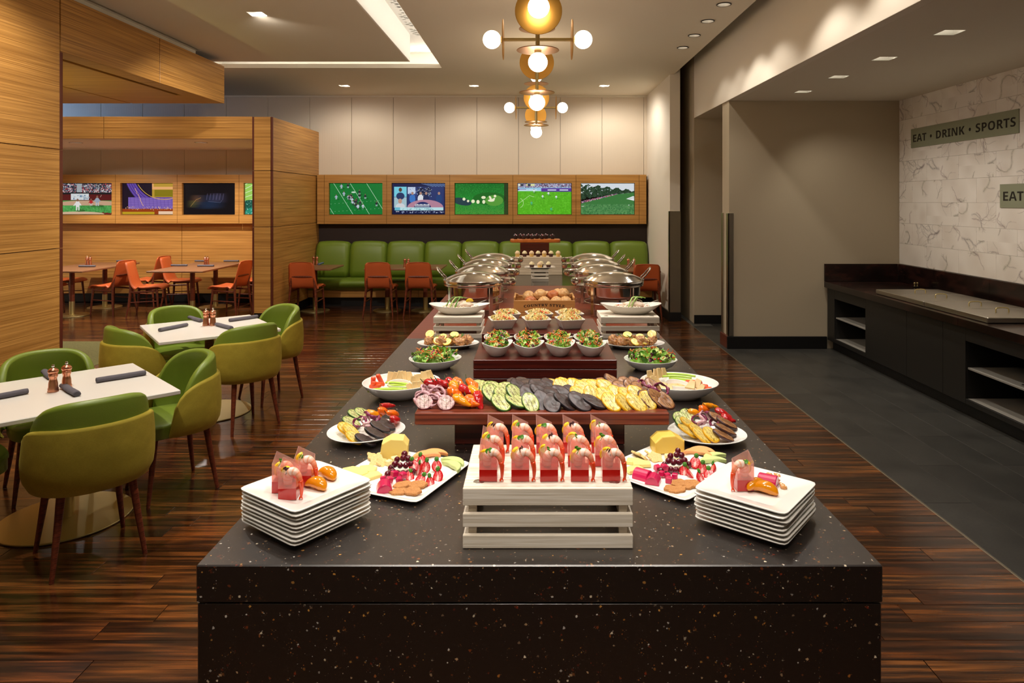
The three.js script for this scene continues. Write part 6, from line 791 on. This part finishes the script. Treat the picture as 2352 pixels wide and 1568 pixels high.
vegPlate(V2, 'passage', { em: 'browned', om: FM.onionDark, z: [[1562, 972, 0.016, 0.2], [1578, 968, 0.022, 0.2], [1568, 980, 0.012, 0.4]], s: [[1580, 985, 0.018, 1.2], [1578, 999, 0.012, 1.3], [1600, 997, 0.012, 1.1], [1610, 1008, 0.01, 0.8], [1632, 1007, 0.012, 0.6]], e: [[1660, 1008, 0.008, 1.4], [1664, 999, 0.016, 1.4], [1668, 988, 0.024, 1.3], [1648, 982, 0.03, 0.9]], o: [[1606, 980, 0.03, 0], [1620, 978, 0.036, 2], [1632, 974, 0.04, 1], [1612, 986, 0.026, 1], [1642, 984, 0.03, 0]], p: [[1596, 964, 0.03, 'amber', 0.3], [1618, 962, 0.04, 'orangePep', 0.3], [1634, 960, 0.05, 'amber', 0.4], [1662, 968, 0.036, 'red', -0.5], [1672, 976, 0.026, 'red', -0.6]] });

// ---------------------------------------------------------------- hummus bowls: pita, celery, carrot, hummus
const pitaG = (() => { const g = extrude([[-0.021, 0], [0.021, 0], [0.016, 0.042], [-0.008, 0.047]], 0.005, 0.002, 1); g.translate(0, 0.002, -0.003); return mottle(g, ['#d8b878', '#c89a58', '#e4cc94', '#8a5c2c'], 90, 3); })();
const celeryG = rod(curve([[-0.07, 0, 0], [-0.03, 0.004, 0.002], [0.03, 0.003, -0.002], [0.07, 0, 0.003]], 12), 0.0085, 9, { flat: 0.6 }), carrotG = cbox(0.022, 0.018, 0.075, 0.005);
const hummusG = (() => { const g = dish(egg(0.055, 0.28), [[1, 0], [0.9, 0.004], [0.6, 0.008], [0.3, 0.007], [0.05, 0.009]], 30); return mottle(warp(g, 0.002, 70), ['#d8a868', '#e8c48c', '#c8803c'], 60); })();
function hummus(dip, [cx, cd], side, s) {
  const g = `in the hummus bowl on the ${side} side`, h0 = CT + 0.048;
  const hm = item('hummus', hummusG, food, dip.position.clone().add(new THREE.Vector3(0, 0.03, 0)), [0.12, dip.rotation.y, 0], `orange hummus in the dip bowl on the ${side} side`, 'hummus');
  s.pita.forEach(([a, b, h, ry, tl], i) => item('pita_chip', pitaG, food, up(at(a, b, h0), h), [(tl ?? -0.35) + rr(-0.15, 0.2), ry + rr(-0.3, 0.3), rr(-0.3, 0.3)], `toasted pita piece ${g}`, 'pita', `pita pieces ${g}`, rr(0.92, 1.1)));
  s.celery.forEach(([a, b, h, ry]) => item('celery_stick', celeryG, FM.celery, up(at(a, b, h0), h), [0, ry, 0], `green celery stick ${g}`, 'celery', `celery sticks ${g}`));
  s.carrot.forEach(([a, b, h, ry, rx]) => item('carrot_stick', carrotG, FM.carrot, up(at(a, b, h0), h), [rx, ry, 0.1], `orange carrot piece ${g}`, 'carrot', `carrot pieces ${g}`));
}
hummus(dip1, H1, 'green chair', { pita: [...Array(6)].map((_, i) => [898 + i * 9, 876 - i * 0.4, 0.0, 0.5, -0.4]).concat([...Array(6)].map((_, i) => [950 + i * 8, 886 - i * 2.2, 0.004, 0.7, -0.3])).concat([...Array(6)].map((_, i) => [947 + i * 7, 899 - i * 1.6, -0.004, 0.75, -0.35])), celery: [[880, 897, 0.0, 0.12], [890, 898, 0.008, 0.1], [905, 897, 0.004, 0.15], [916, 890, 0.018, -0.35], [922, 893, 0.012, -0.3]], carrot: [[857, 886, 0.018, 0.3, -0.9], [862, 891, 0.01, 0.9, -0.2], [873, 883, 0.024, -0.3, -0.9], [869, 889, 0.016, -0.6, -0.3]] });
hummus(dip2, H2, 'passage', { pita: [...Array(4)].map((_, i) => [1488 + i * 9, 889 - i * 2, 0.0, 0.9, -0.6]).concat([[1496, 878, 0.012, 0.5, -0.4], [1508, 875, 0.012, 0.7, -0.4], [1517, 874, 0.012, 0.6, -0.4], [1528, 872, 0.012, 0.8, -0.3], [1502, 896, 0.002, 0.2, -1.2], [1518, 897, 0.002, -0.2, -1.2], [1535, 899, 0.0, 0.1, -1.2], [1584, 899, 0.012, -0.5, -1.0], [1596, 896, 0.01, -0.7, -0.9], [1604, 899, 0.0, -0.4, -1.0]]), celery: [[1555, 875, 0.02, -0.2], [1564, 873, 0.026, -0.35], [1570, 879, 0.014, -0.5], [1578, 882, 0.01, -0.55]], carrot: [[1591, 884, 0.014, 1.1, -0.1], [1600, 888, 0.014, 0.4, -0.4], [1608, 890, 0.008, 1.2, 0], [1618, 895, 0.006, 0.9, -0.1]] });

// ---------------------------------------------------------------- leafy salads and pasta salads, heaps of bits nobody could count
const leafBase = (() => { const g = new THREE.PlaneGeometry(1, 1, 4, 4), p = g.attributes.position; for (let i = 0; i < p.count; i++) { const x = p.getX(i), y = p.getY(i), k = Math.sqrt(Math.max(0, 1 - (2 * y) ** 2)); p.setXYZ(i, x * (0.35 + 0.65 * k), y, 0.28 * (x * x * 2 + y * y) + 0.1 * Math.sin(x * 9 + y * 13)); } g.computeVertexNormals(); return g.toNonIndexed(); })();
function heap(shape, h, spec, s) { const keep = seed; seed = s; const out = []; for (const [n, cols, make, lo, hi] of spec) for (let i = 0; i < n; i++) { const a = rr(0, 6.283), q = Math.sqrt(rnd()), [ox, oz] = shape(a), x = ox * q * 0.95, z = oz * q * 0.95, y = h * (1 - q * q * 0.45) * rr(lo ?? 0.72, hi ?? 1.08); const g = make(); const v = put(g, x, y, z, rr(-1.0, 1.0), rr(0, 6.28), rr(-0.9, 0.9)); out.push(paint(v.index ? v.toNonIndexed() : v, pick(cols))); } const b = dish((a) => shape(a).map((v) => v * 0.88), [[1, 0.0], [0.9, h * 0.3], [0.7, h * 0.56], [0.4, h * 0.76], [0.05, h * 0.84]], 24); out.push(paint(b.toNonIndexed(), spec[0][1][0])); seed = keep; return merge(out); }
const greens = ['#84b63a', '#5a9628', '#a8cc54', '#44762a', '#c4dc7c', '#78aa38', '#d6e296', '#94c048'], leaf = (s) => () => put(leafBase, 0, 0, 0, 0, 0, 0, [s * rr(0.6, 1.1), s * rr(0.8, 1.3), s]), strip = (r, l) => () => rod(curve([[-l / 2, 0, 0], [-l / 5, r * 4, r * 3], [l / 5, -r * 2, -r * 3], [l / 2, r * 3, 0]], 6), r, 5), bit = (s) => () => cbox(s * rr(0.6, 1.2), s * 0.7, s, s * 0.2);
const salad = food.clone(); salad.side = THREE.DoubleSide; salad.roughness = 0.4;
const saladSpec = (k) => [[90, greens, leaf(0.036 * k), 0.7, 1.12], [30, ['#e86a24', '#f08a3a', '#e05a1c', '#f0a050'], strip(0.0019, 0.06 * k), 0.85, 1.2], [14, ['#5a2038', '#3a1a28', '#7a3a54'], leaf(0.032 * k)], [30, ['#c8d890', '#e4e4bc', '#dcc86a', '#e8b848'], bit(0.011 * k)], [10, ['#c8281c', '#e04a2a'], bit(0.012 * k)], [10, ['#e8e0e4', '#c89ab0'], strip(0.0014, 0.05 * k)]];
const bigSalad = [heap(egg(0.134, 0.12), 0.068, saladSpec(0.92), 71), heap(egg(0.134, 0.12), 0.072, saladSpec(0.92), 93)];
[B1, B2].forEach(([x, d], i) => { const m = stuff('mixed_salad', bigSalad[i], salad, i ? 'heaped mixed salad with carrot shreds in the bowl on the passage side' : 'heaped mixed salad with carrot shreds in the bowl on the green chair side', 'salad'); m.position.set(x, CT + 0.034, -d); m.rotation.y = i ? -0.25 : 0.25; });
const smallSalad = [11, 23, 37, 59].map((s) => heap(circle(0.063, 0.06), 0.044, saladSpec(0.72).map((q) => [Math.round(q[0] * 0.6), ...q.slice(1)]), s));
dropSpots.forEach(([x, d], i) => { const m = stuff('leafy_salad', smallSalad[i % 4], salad, `leafy salad in the teardrop bowl ${i < 4 ? 'at the riser edge' : 'against the upper riser'}, ${ORD[i % 4]} from the green chair side`, 'salad'); m.userData.group = `leafy salads ${i < 4 ? 'at the riser edge' : 'against the upper riser'}`; m.position.set(x, 1.0605 + 0.04, -d); m.rotation.y = i * 1.3; });
const pastaSpec = [[110, ['#e8cf86', '#dcb860', '#f0e0a8'], strip(0.0026, 0.02)], [26, ['#d8502a', '#e8704a'], bit(0.011), 0.95, 1.2], [22, ['#5a8a2a', '#3a5a1c'], bit(0.009), 0.95, 1.2], [8, ['#8a3a5a'], bit(0.006)]], pasta = [5, 17].map((s) => heap(squircle(0.062, 6), 0.026, pastaSpec, s));
sqSpots.forEach(([x, d, r], i) => { const m = stuff('pasta_salad', pasta[i % 2], food, `pasta salad in the bowl next to the ${r ? 'bread crate' : 'teardrop bowls'}, ${ORD[i % 3]} from the green chair side`, 'pasta'); m.userData.group = `pasta salads ${r ? 'next to the bread crate' : 'next to the teardrop bowls'}`; m.position.set(x, 1.1105 + 0.042, -d); m.rotation.y = 0.22 + Math.PI / 2 * i; });

// ---------------------------------------------------------------- lemon chicken
const chickG = [1, 2, 3].map((k) => { const g = warp(ball(0.05, 26, 18).scale(1.05, 0.62, 0.82), 0.013, 30, k * 7); return mottle(g, ['#4a200a', '#a05a20', '#c89050', '#6e3812', '#d8b078', '#a86428'], 60, k * 3); }), lemonG = slice(0.03, 0.03, 0.006, 0.001), rosemaryG = merge([...Array(12)].map((_, i) => put(rod([[0, 0, 0], [0.012, 0.002, 0]], [0.0012, 0.0005], 5), (i - 6) * 0.004, 0, 0, 0, (i % 2 ? 1 : -1) * 0.9, 0.3)).concat([rod([[-0.026, 0, 0], [0.026, 0.003, 0]], 0.001, 5)]));
for (const [[x, d], s] of [[K1, 'green chair'], [K2, 'passage']]) {
  const m = s === 'passage' ? -1 : 1, y = CT + 0.011, g = `on the chicken platter on the ${s} side`;
  [[-0.115, 0.01, 0], [-0.05, -0.02, 1], [0.012, 0.012, 2], [0.062, -0.015, 0], [0.118, 0.0, 1], [-0.045, 0.035, 2], [0.075, 0.038, 0]].forEach(([a, b, k]) => item('chicken_piece', chickG[k], food, new THREE.Vector3(x + m * a, y + 0.03, -d + b), [rr(-0.2, 0.2), rr(0, 6), 0], `browned roast chicken piece ${g}`, 'chicken', `chicken pieces ${g}`, rr(0.82, 1)));
  [[-0.12, -0.012, 0.066, 1.2], [-0.035, 0.018, 0.052, 0.9], [0.0, 0.06, 0.03, 1.0], [0.04, 0.0, 0.064, 0.7], [-0.06, 0.05, 0.036, 1.1]].forEach(([a, b, h, t]) => item('lemon_slice', lemonG, FM.lemon, new THREE.Vector3(x + m * a, y + h, -d + b), [t * 0.62, rr(-0.6, 0.6), rr(-0.3, 0.3)], `lemon slice ${g}`, 'lemon', `lemon slices ${g}`));
  [[-0.07, 0.024, 0.058], [0.03, 0.035, 0.056], [0.09, 0.012, 0.062]].forEach(([a, b, h]) => item('rosemary_sprig', rosemaryG, FM.herb, new THREE.Vector3(x + m * a, y + h, -d + b), [0.4, rr(0, 3), 0.2], `green rosemary sprig ${g}`, 'herb', `rosemary sprigs ${g}`));
}
// ---------------------------------------------------------------- fish platters
const filletG = mottle(warp(ball(0.06, 26, 16).scale(1.25, 0.36, 0.72), 0.006, 28, 4), ['#f4e8d8', '#e8c4a0', '#f8f0e4', '#d89a78'], 40), onionStalk = rod(curve([[-0.05, 0, 0], [-0.02, 0.03, 0.005], [0.02, 0.045, 0.01], [0.06, 0.02, 0.02]], 12), [...Array(13)].map((_, i) => 0.007 - 0.0002 * i), 8, { flat: 0.6 }), spoonG = merge([rod(curve([[-0.02, 0, 0], [0.03, 0.012, 0], [0.09, 0.03, 0]], 10), [...Array(11)].map((_, i) => 0.003 + 0.0002 * i), 8, { flat: 0.5 }), dish(circle(0.026, 0.017), [[0.1, 0], [0.8, 0.003], [1, 0.008], [0.78, 0.0055], [0.1, 0.002]], 20).translate(-0.04, -0.004, 0)]);
const bedG = (() => { const g = heap((a) => [0.14 * Math.cos(a), 0.07 * Math.sin(a)], 0.026, [[60, ['#f0e4d0', '#e8d4b8', '#f6efe2'], bit(0.011)], [30, ['#d8705a', '#c85a4a', '#e8a088'], bit(0.008)], [14, ['#8a4a6a', '#6a8a2a'], bit(0.006)]], 83); return g; })();
for (const [[x, d], s, m] of [[F1, 'green chair', 1], [F2, 'passage', -1]]) {
  const y = CB + 0.03, g = `on the fish platter on the ${s} side`; const b = stuff('shellfish_bed', bedG, food, `bed of chopped seafood ${g}`, 'seafood'); b.position.set(x, y + 0.008, -d);
  item('fish_fillet', filletG, food, new THREE.Vector3(x + 0.02, y + 0.036, -d), [0.05, 0.2 * m, 0], `pale fish fillet ${g}`, 'fish');
  for (const [a, b2, ry] of [[-0.05, 0.0, 0.5], [-0.03, 0.012, 0.8], [-0.015, -0.01, 0.6], [0.0, 0.02, 1.0]]) item('spring_onion', onionStalk, std(pick([0x7aa83a, 0x5a8a2a, 0xb4cc7a]), 0.4), new THREE.Vector3(x + m * a, y + 0.038, -d + b2), [0, ry, 0.35], `charred spring onion ${g}`, 'spring onion', `spring onions ${g}`);
  if (m > 0) item('lemon_wedge', put(wedgeGeo, 0, 0, 0, 0, 0, 0, 1.3), FM.yellow, new THREE.Vector3(x + 0.07, y + 0.055, -d), [0.3, 0.4, 0], `lemon wedge ${g}`, 'lemon');
  item('serving_spoon', spoonG, M.chrome, new THREE.Vector3(x + 0.1, y + 0.034, -d + 0.01), [0, m > 0 ? 0.3 : 0.15, 0.0], `metal serving spoon ${g}`, 'spoon');
}
// ---------------------------------------------------------------- bread rolls, cupcakes, berry cakes
const rollG = [1, 2, 3].map((k) => mottle(warp(ball(0.0535, 28, 20).scale(1, 0.86, 0.95), 0.004, 38, k * 11), k === 2 ? ['#9a4c24', '#c87844', '#b06030', '#d89864'] : ['#b87a40', '#e0b478', '#d09a5c', '#ecd0a0'], 50, k));
[[-0.115, 0.075, 0, 1], [0.0, 0.08, 0, 0], [0.1, 0.085, 0, 2], [0.178, 0.078, 0, 0], [-0.13, -0.025, 0.03, 0], [-0.03, -0.01, 0.045, 2], [0.075, -0.01, 0.038, 1], [0.12, -0.085, 0.04, 2], [0.165, -0.01, 0.055, 0], [-0.1, -0.085, 0.0, 2], [0.02, -0.085, 0.02, 0]].forEach(([x, z, h, k]) => item('bread_roll', rollG[k], food, new THREE.Vector3(0.099 + x * 0.98, CT + 0.118 + h, -5.65 + z), [rr(-0.3, 0.3), rr(0, 6), 0], k === 1 ? 'reddish brown bread roll in the pine crate' : 'seeded golden bread roll in the pine crate', 'bread', k === 1 ? 'brown rolls in the pine crate' : 'golden rolls in the pine crate', rr(0.9, 1.02)));
const cupG = dish((a) => [0.029 * (1 + 0.035 * Math.cos(18 * a)) * Math.cos(a), 0.029 * (1 + 0.035 * Math.cos(18 * a)) * Math.sin(a)], [[0.1, 0], [0.76, 0], [0.78, 0.002], [1, 0.038], [0.97, 0.042], [0.1, 0.044]], 72), frostG = warp(lathe([[0.0305, 0.04], [0.033, 0.046], [0.03, 0.053], [0.027, 0.055], [0.026, 0.062], [0.02, 0.066], [0.017, 0.072], [0.008, 0.076], [0, 0.077]], 24), 0.002, 60), sprinkG = (cols) => merge([...Array(22)].map(() => { const a = rr(0, 6.28), q = Math.sqrt(rnd()); return paint(put(rod([[-0.003, 0, 0], [0.003, 0, 0]], 0.0011, 5), 0.028 * q * Math.cos(a), 0.077 - 0.024 * q * q, 0.028 * q * Math.sin(a), rr(0, 3), rr(0, 3), 0).toNonIndexed(), pick(cols)); }));
const cupMats = { vanilla: [std(0xe8c070, 0.6), std(0xf2d8b0, 0.5), sprinkG(['#d84a4a', '#e88a6a', '#a8603a'])], choc: [std(0x4a2a20, 0.6), std(0xefe3b8, 0.5), sprinkG(['#3a2018', '#5a3a20', '#6a8a3a'])] };
function cupcake(p, kind, label, group) { const t = thing('cupcake', label, 'cupcake', p, 0, group), m = cupMats[kind]; part(t, 'cake_cup', cupG, m[0]); part(t, 'frosting', frostG, m[1]); part(t, 'sprinkles', m[2], food).userData.kind = 'stuff'; }
[1188.5, 1205, 1221, 1236, 1250, 1265.5, 1282].forEach((q, i) => cupcake(P((q - PX) / F * 8.78, 1.1485, 8.78), i % 2 ? 'choc' : 'vanilla', `${i % 2 ? 'chocolate' : 'vanilla'} cupcake on the washed wood riser, ${ORD[i]} from the green chair side`, i % 2 ? 'chocolate cupcakes on the washed wood riser' : 'vanilla cupcakes on the washed wood riser'));
{ const m = solo('cupcake_plate', plateSq, M.china, 'small white plate holding four cupcakes on the little crate', 'plate'); m.position.copy(P(0.095, CT + 0.1225, 8.32)); m.scale.set(1.4, 1, 0.85); }
[[1221.5, 8.3, 'choc', 0], [1240, 8.26, 'vanilla', 1], [1260, 8.3, 'choc', 0], [1243, 8.37, 'choc', 0]].forEach(([q, d, k]) => cupcake(P((q - PX) / F * d, CT + 0.1225 + 0.0095, d), k, `${k === 'choc' ? 'chocolate' : 'vanilla'} cupcake on the small plate`, k === 'choc' ? 'chocolate cupcakes on the small plate' : undefined));
const berryTop = merge([...Array(26)].map((_, i) => { const a = rr(0, 6.28), q = Math.sqrt(rnd()) * 0.03; return paint(put(ball(rr(0.005, 0.0085), 8, 6), q * Math.cos(a), 0.046 + rr(0, 0.02) * (1 - q / 0.03) + 0.004, q * Math.sin(a)).toNonIndexed(), pick(['#2a1c2e', '#3a3440', '#b02838', '#1a1420', '#d8d0d8', '#5a4a58'])); })), berryMat = std(0x2a1410, 0.6);
[1184, 1196, 1203, 1213, 1222, 1233, 1245, 1254, 1269].forEach((q, i) => { const d = i % 2 ? 9.37 : 9.28, t = thing('berry_cake', `dark berry cake on the live edge board, ${ORD[i]} from the green chair side`, 'cake', P((q - PX) / F * d, 1.3475, d), i, 'berry cakes on the live edge board'); part(t, 'cake_cup', cupG, berryMat); part(t, 'berries', berryTop, glossy).userData.kind = 'stuff'; });
scene.traverse((o) => { if (o.isMesh) { o.castShadow = true; o.receiveShadow = true; } });
renderer.render(scene, camera);
